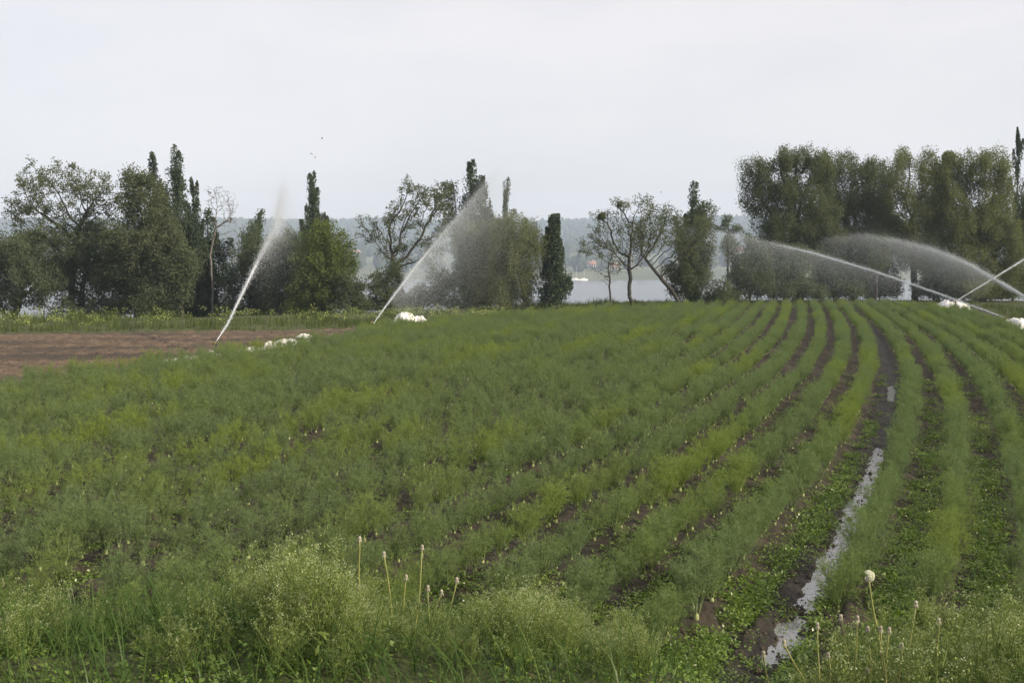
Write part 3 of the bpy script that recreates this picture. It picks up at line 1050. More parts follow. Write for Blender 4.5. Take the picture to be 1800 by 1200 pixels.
# ------------------------------------------------------------------ fennel crop
def fennel_geo(seed):
    rng = np.random.default_rng(seed)
    T = []           # threads: p0, p1, width
    P0, P1, R0, R1 = [], [], [], []
    ns = rng.integers(7, 10)
    for s in range(ns):
        az = 2 * pi * s / ns + rng.uniform(-.4, .4)
        lean = rng.uniform(0.05, 0.46)
        ln = rng.uniform(0.30, 0.46) * (1.05 - .25 * lean)
        d = np.array([cos(az) * sin(lean), sin(az) * sin(lean), cos(lean)])
        p = np.array([cos(az) * .018, sin(az) * .018, .05])
        nseg = 8
        pts = [p]
        for i in range(nseg):
            dd = d + np.array([cos(az), sin(az), -.35]) * (.10 * i / nseg * 3 * lean)
            p = p + norm(dd) * ln / nseg
            pts.append(p)
        pts = np.array(pts)
        for i in range(nseg):
            P0.append(pts[i]); P1.append(pts[i + 1])
            R0.append(.0055 * (1 - i / nseg) + .0012); R1.append(.0055 * (1 - (i + 1) / nseg) + .0012)
        for b in range(10):
            f = 0.16 + .82 * (b + rng.uniform(0, .8)) / 10
            k = min(int(f * nseg), nseg - 1)
            q0 = pts[k] + (pts[k + 1] - pts[k]) * (f * nseg - k)
            ax = norm(pts[k + 1] - pts[k])
            side = norm(np.cross(ax, rng.normal(size=3)))
            bd = norm(ax * .75 + side * rng.uniform(.6, 1.0))
            bl = rng.uniform(.09, .15) * (1.1 - .5 * f)
            T.append((q0, q0 + bd * bl, .0022))
            for c in range(6):
                h = .15 + .85 * (c + rng.uniform(0, .6)) / 6
                q1 = q0 + bd * bl * h
                sd = norm(np.cross(bd, rng.normal(size=3)))
                cd = norm(bd * .8 + sd * rng.uniform(.5, 1.0))
                cl = rng.uniform(.03, .055) * (1.15 - .5 * h)
                T.append((q1, q1 + cd * cl, .0019))
                for e in range(5):
                    q2 = q1 + cd * cl * rng.uniform(.15, 1.0)
                    ed = norm(cd * .8 + rng.normal(size=3) * .55 + np.array([0, 0, .1]))
                    T.append((q2, q2 + ed * rng.uniform(.018, .038), rng.uniform(.0024, .0036)))
    A = np.array([t[0] for t in T]); B = np.array([t[1] for t in T]); Wd = np.array([t[2] for t in T])[:, None]
    sd = norm(np.cross(B - A, rng.normal(size=A.shape)))
    V = np.stack([A - sd * Wd * .6, A + sd * Wd * .6, B], 1).reshape(-1, 3)
    fol = Geo().add(V, np.arange(len(V)).reshape(-1, 3))
    fol.add(*frusta(P0, P1, R0, R1, 3))
    bulb = Geo()
    zz = np.array([-.03, 0.0, .015, .034, .055, .075])
    rr_ = np.array([.010, .016, .018, .016, .011, .007]) * rng.uniform(.8, 1.2)
    add_tube(bulb, np.stack([0 * zz, 0 * zz, zz], -1) * 1.0, rr_, 8)
    return fol.mesh('foliage', M['fennel']), bulb.mesh('bulb', M['bulb'], True)


NF = 7
FM = [fennel_geo(300 + k) for k in range(NF)]
rng = np.random.default_rng(17)
pl = []
for j in range(-40, 46):
    off = (j + 0.46) * SP if j >= 0 else 0.0
    y = rng.uniform(5.0, 5.3)
    ystart = (6.5 if j > -6 else 6.0) + 0.7 * math.sin(j * 1.7) + rng.uniform(-.4, .4)
    seq = []
    while y < 62:
        y += rng.uniform(.13, .24)
        seq.append(y)
    seq = np.array(seq)
    x = rowx(seq) + (off if j >= 0 else -(lshift(seq) + (-j - 1)) * SP) + rng.normal(size=len(seq)) * .045
    ok = (seq > ystart) & poly_contains(FIELD, x, seq) & (np.abs(x) < 0.56 * seq + 2.0)
    ok &= vnoise(seq * 1.3 + j * 13, seq * 0 + j * 7.0, 401) < 0.93
    for a, b in zip(x[ok], seq[ok]):
        pl.append((a, b))
pl = np.array(pl)
pz = height(pl[:, 0], pl[:, 1])
prz = rng.uniform(0, 2 * pi, len(pl))
psc = rng.uniform(.56, 1.02, len(pl)) * (0.85 + .3 * fbm(pl[:, 0] * .5, pl[:, 1] * .5, 403, 2))
pix = rng.integers(0, NF, len(pl))
dist = np.hypot(pl[:, 0], pl[:, 1])
inview = np.abs(pl[:, 0]) < 0.50 * pl[:, 1]
order = np.argsort(np.where(inview, dist, 1e6))
indiv = order[:298]
mask = np.ones(len(pl), bool)
mask[indiv] = False
first = {}
for i in indiv:
    k = int(pix[i])
    t = thing('fennel_plant', 'feathery grey green fennel plant in the nearest stretch of the crop rows', 'fennel plant',
              (pl[i, 0], pl[i, 1], pz[i] - .01), prz[i], 'fennel plants in the nearest part of the crop rows', float(psc[i]))
    f = link('foliage', FM[k][0], t)
    bo = link('bulb', FM[k][1], t)
    first.setdefault(k, (f, bo))


def scatter(name, P, rz, sc, idx, protos, label, cat, mat):
    me = bpy.data.meshes.new(name)
    me.vertices.add(len(P))
    me.vertices.foreach_set('co', np.asarray(P, np.float32).ravel())
    a = me.attributes.new('rz', 'FLOAT_VECTOR', 'POINT')
    v = np.zeros((len(P), 3), np.float32)
    v[:, 2] = rz
    v[:, 0] = rng.normal(size=len(P)) * .08
    v[:, 1] = rng.normal(size=len(P)) * .08
    a.data.foreach_set('vector', v.ravel())
    a = me.attributes.new('sc', 'FLOAT', 'POINT')
    a.data.foreach_set('value', np.asarray(sc, np.float32))
    a = me.attributes.new('idx', 'INT', 'POINT')
    a.data.foreach_set('value', np.asarray(idx, np.int32))
    me.materials.append(mat)
    o = link(name, me)
    tag(o, label, cat, kind='stuff')
    ng = bpy.data.node_groups.new(name + '_nodes', 'GeometryNodeTree')
    ng.interface.new_socket('Geometry', in_out='INPUT', socket_type='NodeSocketGeometry')
    ng.interface.new_socket('Geometry', in_out='OUTPUT', socket_type='NodeSocketGeometry')
    gi = ng.nodes.new('NodeGroupInput')
    gout = ng.nodes.new('NodeGroupOutput')
    iop = ng.nodes.new('GeometryNodeInstanceOnPoints')
    join = ng.nodes.new('GeometryNodeJoinGeometry')
    for objs in reversed(protos):
        jj_ = ng.nodes.new('GeometryNodeJoinGeometry')
        for ob in objs:
            inf = ng.nodes.new('GeometryNodeObjectInfo')
            inf.transform_space = 'ORIGINAL'
            inf.inputs['Object'].default_value = ob
            ng.links.new(inf.outputs['Geometry'], jj_.inputs[0])
        gti = ng.nodes.new('GeometryNodeGeometryToInstance')
        ng.links.new(jj_.outputs[0], gti.inputs[0])
        ng.links.new(gti.outputs[0], join.inputs[0])
    ng.links.new(gi.outputs[0], iop.inputs['Points'])
    ng.links.new(join.outputs[0], iop.inputs['Instance'])
    iop.inputs['Pick Instance'].default_value = True

    def na(nm, ty):
        n = ng.nodes.new('GeometryNodeInputNamedAttribute')
        n.data_type = ty
        n.inputs['Name'].default_value = nm
        return [s for s in n.outputs if s.enabled and s.name == 'Attribute'][0]
    ng.links.new(na('idx', 'INT'), iop.inputs['Instance Index'])
    ng.links.new(na('rz', 'FLOAT_VECTOR'), iop.inputs['Rotation'])
    ng.links.new(na('sc', 'FLOAT'), iop.inputs['Scale'])
    ng.links.new(iop.outputs[0], gout.inputs[0])
    md = o.modifiers.new('scatter', 'NODES')
    md.node_group = ng
    return o


R = mask
scatter('fennel_crop', np.stack([pl[R, 0], pl[R, 1], pz[R] - .01], -1), prz[R], psc[R], pix[R], [first[k] for k in sorted(first)],
        'feathery fennel rows covering the field beyond the nearest plants', 'fennel crop', M['fennel'])
print('FENNEL', len(pl), 'indiv', len(indiv), 'variants', len(first))


# ------------------------------------------------------------------ ditch water, clods, low weeds
def strip(y0, y1, off, w, z, n=60):
    yy = np.linspace(y0, y1, n)
    xx = rowx(yy) + off
    V = np.concatenate([np.stack([xx - w, yy, 0 * yy + z], -1), np.stack([xx + w, yy, 0 * yy + z], -1)])
    k = np.arange(n - 1)
    return V, np.stack([k, k + n, k + n + 1, k + 1], -1)


g = Geo().add(*strip(5.9, 13.5, 0, .40, -.052))
tag(g.obj('ditch_water', M['ditch_water']), 'shining water standing in the wheel track between the rows', 'water', kind='structure')
g = Geo().add(*strip(17.6, 20.2, 0, .3, -.058))
tag(g.obj('puddle_water', M['ditch_water']), 'small pool further along the wheel track', 'water', kind='structure')

rng = np.random.default_rng(23)
g = Geo()
nC = 9000
cy = np.concatenate([6 + 26 * rng.uniform(0, 1, nC // 2) ** 1.5, rng.uniform(15, 34, nC // 2)])
cx = rng.uniform(-1, 1, nC) * (0.55 * cy + 1)
cx[nC // 2:] = -rng.uniform(.15, .58, nC // 2) * cy[nC // 2:]
inf_ = poly_contains(FIELD, cx, cy)
okc = np.where(np.arange(nC) < nC // 2, inf_, (~inf_) & (cy < soil_far(cx)))
cx, cy = cx[okc], cy[okc]
dY = 6.2 + 7 * rng.uniform(0, 1, 620) ** 1.3           # lumps lying in the wet wheel track
nf_ = len(cx)
cx = np.concatenate([cx, rowx(dY) + rng.normal(size=620) * .13])
cy = np.concatenate([cy, dY])
cz = height(cx, cy)
cz[nf_:] = np.maximum(cz[nf_:], -.062)
ov = np.array([(1, 0, 0), (-1, 0, 0), (0, 1, 0), (0, -1, 0), (0, 0, 1), (0, 0, -1)], float)
of = np.array([(0, 2, 4), (2, 1, 4), (1, 3, 4), (3, 0, 4), (2, 0, 5), (1, 2, 5), (3, 1, 5), (0, 3, 5)])
s = rng.uniform(.006, .022, len(cx)) * np.where(rng.uniform(size=len(cx)) < .1, 1.8, 1)
V = ov[None] * s[:, None, None] * rng.uniform(.6, 1.3, (len(cx), 6, 1)) + rng.normal(size=(len(cx), 6, 3)) * s[:, None, None] * .2
V = V + np.stack([cx, cy, cz], -1)[:, None]
g.add(V.reshape(-1, 3), (of[None] + (np.arange(len(cx)) * 6)[:, None, None]).reshape(-1, 3))
tag(g.obj('soil_clods', M['clod']), 'crumbly clods of soil scattered over the field', 'soil', kind='stuff')


def low_weeds(X, Y, size, rng, nl=26):
    """Rosettes of small round leaves."""
    n = len(X)
    Z = height(X, Y)
    a = rng.uniform(0, 2 * pi, (n, nl))
    r = size[:, None] * rng.uniform(0.1, 1, (n, nl)) ** .7
    hz = size[:, None] * rng.uniform(.1, .75, (n, nl)) * (1.2 - r / size[:, None])
    C = np.stack([X[:, None] + r * np.cos(a), Y[:, None] + r * np.sin(a), Z[:, None] + hz], -1).reshape(-1, 3)
    d = np.stack([np.cos(a), np.sin(a), rng.uniform(-.3, .7, a.shape)], -1).reshape(-1, 3) + rng.normal(size=(n * nl, 3)) * .35
    d = norm(d)
    sd = norm(np.cross(d, np.array([0, 0, 1.0]) + rng.normal(size=d.shape) * .35))
    L = rng.uniform(.012, .034, (n * nl, 1))
    w = L * rng.uniform(.45, .7, L.shape)
    up = np.cross(sd, d) * L * .12
    V = np.stack([C, C + d * L * .45 + sd * w * .5 + up, C + d * L, C + d * L * .45 - sd * w * .5 + up], 1).reshape(-1, 3)
    return V, np.arange(len(V)).reshape(-1, 4)


rng = np.random.default_rng(29)
nW = 60000
wy = 5.2 + 17 * rng.uniform(0, 1, nW) ** 1.6
wx = rng.uniform(-1, 1, nW) * (.54 * wy + .6)
q = wx - rowx(wy)
s_ = np.where(q > 0, q / SP - .46, -q / SP - lshift(wy))
gap = 0.5 - 0.5 * np.cos(2 * pi * s_)                     # 1 between the rows
gap = np.where((q > -lshift(wy) * SP + .2) & (q < .2), 1.0, gap)
pat = fbm(wx * 1.5, wy * 1.5, 501, 3)
dens = gap ** 1.2 * sstep(.34, .60, pat + np.interp(wy, [5, 8, 13, 17, 24], [.14, .20, .14, -.04, -.14]))
dens = np.where((wy < 7.8) & (q < 0), np.maximum(dens, .5 * sstep(.36, .6, pat)), dens)
dens *= np.interp(q, [-9, -5, -2.5, -1.2, 0, 4, 9], [.25, .35, .6, 1.0, 1.0, 1.0, 1.0])
dens *= np.where((q > -np.interp(wy, [6, 8, 9, 30], [.34, .28, .16, .15])) & (q < .12), 0.04, 1.0)       # the wheel track stays bare
dens *= np.where((q <= -.30) & (q > -.5) & (wy > 13), .2, 1)
okw = (rng.uniform(size=nW) < dens) & (wy > bank_foot(wx) - .3)
wx, wy = wx[okw], wy[okw]
g = Geo().add(*low_weeds(wx, wy, rng.uniform(.045, .120, len(wx)), rng))
tag(g.obj('ground_weeds', M['weed_leaf']), 'low bright green weeds creeping between the rows', 'weeds', kind='stuff')
print('WEEDS', len(wx))


# ------------------------------------------------------------------ grass
def blades(X, Y, Z, Hh, w, rng, bend=.5, seg=3):
    n = len(X)
    az = rng.uniform(0, 2 * pi, n)
    b = rng.uniform(.15, 1.0, n) * bend
    sd = np.stack([-np.sin(az), np.cos(az), 0 * az], -1)
    o = np.stack([X, Y, Z], -1)
    rows = []
    for k in range(seg + 1):
        f = k / seg
        c = o + np.stack([np.cos(az) * b * Hh * f ** 1.8, np.sin(az) * b * Hh * f ** 1.8, Hh * (f - .35 * b * f ** 2.5)], -1)
        ww = (w * (1 - f) ** .7)[:, None] * .5 + .0004
        rows.append(c - sd * ww)
        rows.append(c + sd * ww)
    V = np.stack(rows, 1)
    m = 2 * (seg + 1)
    base = (np.arange(n) * m)[:, None]
    F = np.concatenate([base + np.array([2 * k, 2 * k + 1, 2 * k + 3, 2 * k + 2]) for k in range(seg)], 0)
    return V.reshape(-1, 3), F


rng = np.random.default_rng(37)
nG = 30000
gy_ = 3.2 + 3.9 * rng.uniform(0, 1, nG)
gx_ = rng.uniform(-.60, .60, nG) * (gy_ + .6)
pxx = 900 + gx_ / gy_ * FPX
dn = np.interp(pxx, [-200, 0, 560, 640, 1000, 1150, 1380, 1460, 1560, 2000], [.95, .95, .9, .5, .4, .2, .12, .4, .8, .9])
dn = dn * sstep(.30, .55, fbm(gx_ * 2.2, gy_ * 2.2, 601, 3)) * (gy_ < bank_foot(gx_) + .2)
ok = rng.uniform(size=nG) < dn
gx_, gy_ = gx_[ok], gy_[ok]
cl = (fbm(gx_ * 1.2, gy_ * 1.2, 607, 2))
hh = rng.uniform(.05, 1.0, len(gx_)) ** 1.5 * .36 * (.5 + 1.0 * cl)
g = Geo().add(*blades(gx_, gy_, height(gx_, gy_) - .01, hh, rng.uniform(.003, .0075, len(gx_)), rng, 1.5, 4))
tag(g.obj('bank_grass', M['grass']), 'dark green grass growing on the bank in the foreground', 'grass', kind='stuff')
# broad low leaves under the flowering weeds
nB = 3000
by_ = 3.4 + 3.5 * rng.uniform(0, 1, nB)
bx_ = rng.uniform(-.58, .58, nB) * (by_ + .4)
ok = (by_ < bank_foot(bx_) + .25) & (fbm(bx_ * 1.7, by_ * 1.7, 611, 3) > .42) & ((bx_ / by_ * FPX < -250) | (rng.uniform(size=nB) < .3))
bx_, by_ = bx_[ok], by_[ok]
V, F = low_weeds(bx_, by_, rng.uniform(.05, .12, len(bx_)), rng, 14)
g = Geo().add(V, F)
tag(g.obj('bank_weeds', M['weed_leaf']), 'leafy undergrowth below the flowering weeds on the bank', 'weeds', kind='stuff')

# verge beyond the soil and along the trees
rng = np.random.default_rng(41)
nV = 26000
vx = rng.uniform(-27, 26, nV)
vy = rng.uniform(30, 60, nV)
infv = poly_contains(FIELD, vx, vy)
ok = (~infv) & (np.abs(vx) < .56 * vy) & (vy < edge_y(vx) + 3)
qv = vx - rowx(vy)
ok &= np.where(qv < 0, vy > soil_far(vx) + .2, poly_contains([tuple(p) for p in FEG[11:]] + [(FEG[-1][0] + 1.6, FEG[-1][1]), (FEG[11][0] + 3.0, FEG[11][1] + 2.0)], vx, vy) == False)
ok &= rng.uniform(size=nV) < sstep(.22, .5, fbm(vx * .6, vy * .6, 621, 3))
vx, vy = vx[ok], vy[ok]
nb = 5
X = np.repeat(vx, nb) + rng.normal(size=len(vx) * nb) * .10
Yv = np.repeat(vy, nb) + rng.normal(size=len(vx) * nb) * .10
tall = .25 + .75 * fbm(X * .45, Yv * .45, 631, 3)
front = np.where(X - rowx(Yv) < 0, 1.0, .8)
hv_ = rng.uniform(.15, .52, len(X)) * tall * front * (.22 + 1.25 * sstep(.38, .60, fbm(X * .8, Yv * .8, 637, 3)))
g = Geo().add(*blades(X, Yv, height(X, Yv, False) - .02, hv_, rng.uniform(.012, .030, len(X)), rng, .5, 2))
tag(g.obj('verge_grass', M['verge']), 'pale yellowish grass and weeds on the verge under the trees', 'grass', kind='stuff')
# taller flowering weeds on the verge
nT = 520
tx = rng.uniform(-26, 6, nT)
ty = soil_far(tx) + rng.uniform(.6, 8, nT)
ok = (~poly_contains(FIELD, tx, ty)) & (ty < edge_y(tx) + 1) & (fbm(tx * .7, ty * .7, 641, 2) > .46)
tx, ty = tx[ok], ty[ok]
P = np.repeat(np.stack([tx, ty, height(tx, ty, False)], -1), 16, 0)
hs = rng.uniform(.25, .60, len(tx)).repeat(16)
C = P + np.stack([rng.normal(size=len(P)) * .10, rng.normal(size=len(P)) * .10, hs * rng.uniform(.55, 1.0, len(P))], -1)
g = Geo().add(*leaf_quads(C, .07, .04, rng))
tag(g.obj('verge_flowers', M['purse_pod']), 'pale seeding weed tops standing along the verge', 'weeds', kind='stuff')


# ------------------------------------------------------------------ flowering weeds and dandelions on the bank
def purse_geo(seed):
    rng = np.random.default_rng(seed)
    P0, P1, R0, R1 = [], [], [], []
    pods, fl = [], []
    nst = int(rng.integers(4, 8))
    for s in range(nst):
        az = rng.uniform(0, 2 * pi)
        lean = rng.uniform(.02, .30) if rng.uniform() < .8 else rng.uniform(.3, .7)
        d = np.array([cos(az) * sin(lean), sin(az) * sin(lean), cos(lean)])
        ln = rng.uniform(.6, 1.0)
        twigs = [(np.zeros(3), d, ln)]
        for b in range(int(rng.integers(2, 5))):
            f = rng.uniform(.3, .7)
            a2 = rng.uniform(0, 2 * pi)
            d2 = norm(d + np.array([cos(a2), sin(a2), .3]) * rng.uniform(.45, .8))
            twigs.append((d * ln * f, d2, ln * (1 - f) * rng.uniform(.6, .95)))
        for (o, dd, l) in twigs:
            m = 5
            prev = o
            for i in range(m):
                nx_ = prev + norm(dd + np.array([0, 0, .12 * i / m]) + rng.normal(size=3) * .05) * l / m
                P0.append(prev); P1.append(nx_); R0.append(.0045 * (1 - .7 * i / m)); R1.append(.0045 * (1 - .7 * (i + 1) / m))
                prev = nx_
            tipp = prev
            for i in range(int(22 * l) + 5):
                f = rng.uniform(.38, .97)
                c = o + (tipp - o) * f
                a3 = rng.uniform(0, 2 * pi)
                off = np.array([cos(a3), sin(a3), .45]) * rng.uniform(.02, .045)
                P0.append(c); P1.append(c + off); R0.append(.0013); R1.append(.0010)
                pods.append(c + off)
            for i in range(9):
                fl.append(tipp + rng.normal(size=3) * np.array([.018, .018, .012]))
    st_ = Geo().add(*frusta(P0, P1, R0, R1, 3))
    # a few stem leaves
    lf = Geo().add(*leaf_quads(rng.normal(size=(26, 3)) * np.array([.09, .09, .10]) + np.array([0, 0, .16]), .11, .028, rng))
    pd = Geo().add(*leaf_quads(np.array(pods), .017, .013, rng))
    f_ = Geo().add(*leaf_quads(np.array(fl), .012, .011, rng))
    return st_.mesh('stem', M['purse_stem']), pd.mesh('seed_pod', M['purse_pod']), f_.mesh('flower_head', M['purse_flower']), lf.mesh('leaf', M['purse_stem'])


PM = [purse_geo(700 + k) for k in range(9)]
TOPX = [-100, 0, 60, 120, 250, 330, 400, 470, 520, 560, 610, 660, 740, 820, 880, 960, 1040, 1120, 1160, 1300, 1390, 1450, 1500, 1580, 1650, 1720, 1800, 1900]
TOPY = [1010, 1000, 970, 1010, 1050, 1020, 985, 930, 920, 925, 970, 1020, 1045, 1050, 1010, 985, 1050, 1040, 1100, 1200, 1160, 1060, 1030, 1020, 985, 1000, 1010, 1020]
rng = np.random.default_rng(53)
np_ = 0
tries = 0
while np_ < 290 and tries < 6000:
    tries += 1
    Y = rng.uniform(3.7, 6.8)
    px = rng.uniform(-40, 1840) if rng.uniform() < .6 else rng.uniform(430, 1150)
    if 1170 < px < 1420 and rng.uniform() < .93:
        continue
    X = (px - 900) / FPX * Y
    if Y > bank_foot(X) + .3:
        continue
    z = float(height(X, Y))
    topline = np.interp(px, TOPX, TOPY) - 12 + rng.exponential(62)
    zt = at(px, topline, Y)[2]
    h = min(zt - z, rng.uniform(.30, .72))
    if h < .16:
        continue
    if px < 420 and rng.uniform() < .35:
        continue
    k = int(rng.integers(0, 9))
    t = thing('flowering_weed', 'wispy pale green weed with tiny white flowers on the bank in the foreground', 'weed',
              (X, Y, z - .01), float(rng.uniform(0, 6.28)), 'flowering weeds on the foreground bank', h)
    link('stem', PM[k][0], t)
    tag(link('seed_pod', PM[k][1], t), kind='stuff')
    tag(link('flower_head', PM[k][2], t), kind='stuff')
    tag(link('leaf', PM[k][3], t), kind='stuff')
    np_ += 1
sprotos = {}
for o_ in list(COL.objects):
    if o_.parent and o_.parent.name.startswith('flowering_weed'):
        for k in range(9):
            if o_.data in PM[k]:
                sprotos.setdefault(k, {})[o_.data.name] = o_
nS = 1500
sy_ = rng.uniform(3.6, 6.9, nS)
sx_ = rng.uniform(-.58, .56, nS) * sy_
spx = 900 + sx_ / sy_ * FPX
ok = (sy_ < bank_foot(sx_) + .2) & (rng.uniform(size=nS) < np.interp(spx, [-100, 380, 500, 700, 1100, 1180, 1400, 1480, 1850], [.25, .3, .6, .9, .9, .25, .1, .7, .8]))
sx_, sy_ = sx_[ok], sy_[ok]
sz_ = height(sx_, sy_)
vtop = np.interp(900 + sx_ / sy_ * FPX, TOPX, TOPY) + 40
hcap = at(900 + sx_ / sy_ * FPX, vtop, sy_)[:, 2] - sz_
sh_ = np.minimum(rng.uniform(.14, .36, len(sx_)), hcap)
ok = sh_ > .08
scatter('seeding_weeds', np.stack([sx_, sy_, sz_ - .01], -1)[ok], rng.uniform(0, 6.28, ok.sum()), sh_[ok], rng.integers(0, len(sprotos), ok.sum()),
        [list(sprotos[k].values()) for k in sorted(sprotos)], 'low tangle of pale seeding weeds filling the bank between the taller ones', 'weeds', M['purse_stem'])
print('PURSE', np_, tries)


def dandelion(x0, y0, x1, y1, label, Y=4.7, fluffy=False, seed=0):
    """Stalk seen from its head (x0, y0) down to where it enters the weeds (x1, y1)."""
    rng = np.random.default_rng(seed)
    top = at(x0, y0, Y + rng.uniform(-.05, .05))
    low = at(x1, y1, Y)
    d = (low - top) / max(top[2] - low[2], .02)
    gz = float(height(low[0], Y))
    base = low + d * max(low[2] - gz, 0) * np.array([.6, .6, 1])
    base[2] = gz - .01
    t = thing('dandelion', label, 'dandelion', tuple(base), 0, 'spent dandelion stalks on the bank')
    L = np.array([top, low, base]) - base
    f = np.linspace(0, 1, 9)
    path = np.stack([np.interp(f, [0, .5, 1], [L[2][i], L[1][i], L[0][i]]) for i in range(3)], -1)
    path[:, 0] += .006 * np.sin(f * 5 + seed) * f * (1 - f) * 4
    g = Geo()
    add_tube(g, path, np.linspace(.0042, .0031, 9), 7)
    g.obj('stalk', M['stalk'], t, smooth=True)
    tp = path[-1]
    g = Geo()
    add_tube(g, [tp - [0, 0, .004], tp + [0, 0, .004], tp + [0, 0, .012], tp + [0, 0, .017]], [.004, .0075, .0075, .003], 8)
    for k in range(9):       # bracts hanging below the head
        a = 2 * pi * k / 9
        c, s2 = cos(a), sin(a)
        g.add([tp + [c * .007 - s2 * .003, s2 * .007 + c * .003, .002], tp + [c * .007 + s2 * .003, s2 * .007 - c * .003, .002], tp + [c * .014, s2 * .014, -.014]], [(0, 1, 2)])
    g.obj('seed_head', M['head'], t)
    if fluffy:
        V, F = [], []
        dv = norm(rng.normal(size=(170, 3)))
        dv = dv[dv[:, 0] > -.45]
        c0 = tp + np.array([0, 0, .010])
        g = Geo()
        g.add(*frusta(np.repeat(c0[None], len(dv), 0), c0 + dv * .021, np.full(len(dv), .0005), np.full(len(dv), .0004), 3))
        for k in range(9):
            u = norm(np.cross(dv, rng.normal(size=dv.shape)))
            a = c0 + dv * .020
            b = a + u * .008 + dv * .004
            w = np.cross(u, dv) * .0007
            g.add(np.stack([a - w, a + w, b], 1).reshape(-1, 3), np.arange(3 * len(dv)).reshape(-1, 3))
        g.obj('fluff', M['fluff'], t)
    return t


DL = [(632, 948, 633, 1010, 'spent dandelion stalk standing left of the tall pair, with a bent tip'),
      (675, 975, 692, 1098, 'tall yellow dandelion stalk curving left, the left one of the tall pair'),
      (742, 963, 732, 1085, 'tallest yellow dandelion stalk, the right one of the tall pair'),
      (714, 1015, 705, 1082, 'short dandelion stalk between the two tall ones'),
      (752, 1034, 757, 1124, 'bare dandelion stalk right below the tallest stalk'),
      (776, 1042, 757, 1092, 'slanting dandelion stalk with a closed bud right of the tallest stalk'),
      (803, 1020, 788, 1092, 'dandelion stalk leaning right, the outermost right of the left cluster'),
      (1478, 1086, 1497, 1190, 'dandelion stalk at the left of the right cluster, leaning left'),
      (1507, 1088, 1500, 1190, 'dandelion stalk with pale head just left of the fluffy one'),
      (1525, 1106, 1528, 1172, 'dandelion stalk with double heads below the fluffy one'),
      (1548, 1106, 1555, 1190, 'dandelion stalk right under the fluffy one, leaning left'),
      (1563, 1108, 1557, 1190, 'dandelion stalk right of the fluffy one, leaning right'),
      (1610, 1062, 1596, 1172, 'tall green dandelion stalk leaning right amid the right weeds'),
      (1585, 1135, 1582, 1195, 'brown headed dandelion stalk standing low between the right stalks'),
      (1456, 1152, 1460, 1198, 'low dandelion stalk at the lower left of the right cluster'),
      (1525, 1180, 1528, 1210, 'brown dandelion head at the bottom edge in the right cluster'),
      (1437, 1100, 1438, 1195, 'upright yellow dandelion stalk right beside the water filled track'),
      (1378, 1130, 1410, 1190, 'dry straw coloured dandelion stalk leaning left over the end of the wet track'),
      (1342, 1150, 1352, 1200, 'green dandelion stalk leaning left beside the last puddle of the track'),
      (1650, 1092, 1649, 1150, 'short green dandelion stalk alone in the right weeds')]
for k, (a, b, c, d, lab) in enumerate(DL):
    dandelion(a, b, c, d, lab, 4.4 if a < 1000 else 4.0, False, 800 + k)
dandelion(1527, 1016, 1544, 1112, 'dandelion with a half blown white fluffy head', 4.0, True, 830)


# ------------------------------------------------------------------ irrigation: pipes, sprinklers, jets, fleece
def sprinkler(px, py, Y, aim, label, h=.55):
    b = at(px, py, Y)
    z = float(height(b[0], Y, False))
    t = thing('sprinkler', label, 'sprinkler', (b[0], Y, z), 0, 'sprinklers along the pipe lines')
    top = max(b[2] - z, .3)
    g = Geo()
    add_tube(g, [(0, 0, 0), (0, 0, top - .10)], [.036, .030], 8)
    g.obj('riser_pipe', M['dark_metal'], t)
    for k in range(3):
        a = k * 2 * pi / 3 + .4
        g = Geo()
        add_tube(g, [(0, 0, top * .55), (cos(a) * .22, sin(a) * .22, -.02)], [.009, .009], 5)
        g.obj('leg', M['dark_metal'], t)
    g = Geo()
    add_tube(g, [(0, 0, top - .12), (0, 0, top - .08), (0, 0, top - .02), (0, 0, top + .01)], [.026, .036, .034, .018], 10)
    hd = g.obj('head', M['dark_metal'], t)
    d = norm(np.asarray(aim, float) - b)
    g = Geo()
    o = np.array([0, 0, top])
    add_tube(g, [o - d * .16, o - d * .02, o + d * .02], [.022, .020, .011], 8)
    g.obj('nozzle', M['brass'], hd)
    g = Geo()
    s = np.array([-d[1], d[0], 0])
    add_tube(g, [o + [0, 0, .02], o + s * .05 + [0, 0, .04] + d * .05, o + d * .12 + [0, 0, .03]], [.008, .008, .012], 6)
    g.obj('swing_arm', M['dark_metal'], hd)
    return t


def spline(P, n):
    P = np.asarray(P, float)
    d = np.concatenate([[0], np.cumsum(np.linalg.norm(np.diff(P, axis=0), axis=1))])
    f = np.linspace(0, d[-1], n)
    Q = np.stack([np.interp(f, d, P[:, i]) for i in range(3)], -1)
    for _ in range(int(n / len(P) * .5)):
        Q[1:-1] = .25 * Q[:-2] + .5 * Q[1:-1] + .25 * Q[2:]
    return Q


TV = np.array([(1, 1, 1), (-1, -1, 1), (-1, 1, -1), (1, -1, -1)], float) / 1.7
TF = np.array([(0, 2, 1), (0, 1, 3), (0, 3, 2), (1, 2, 3)])


def drops(C, s, rng):
    n = len(C)
    V = C[:, None] + TV[None] * s[:, None, None] + rng.normal(size=(n, 4, 3)) * s[:, None, None] * .35
    return V.reshape(-1, 3), (TF[None] + (np.arange(n) * 4)[:, None, None]).reshape(-1, 3)


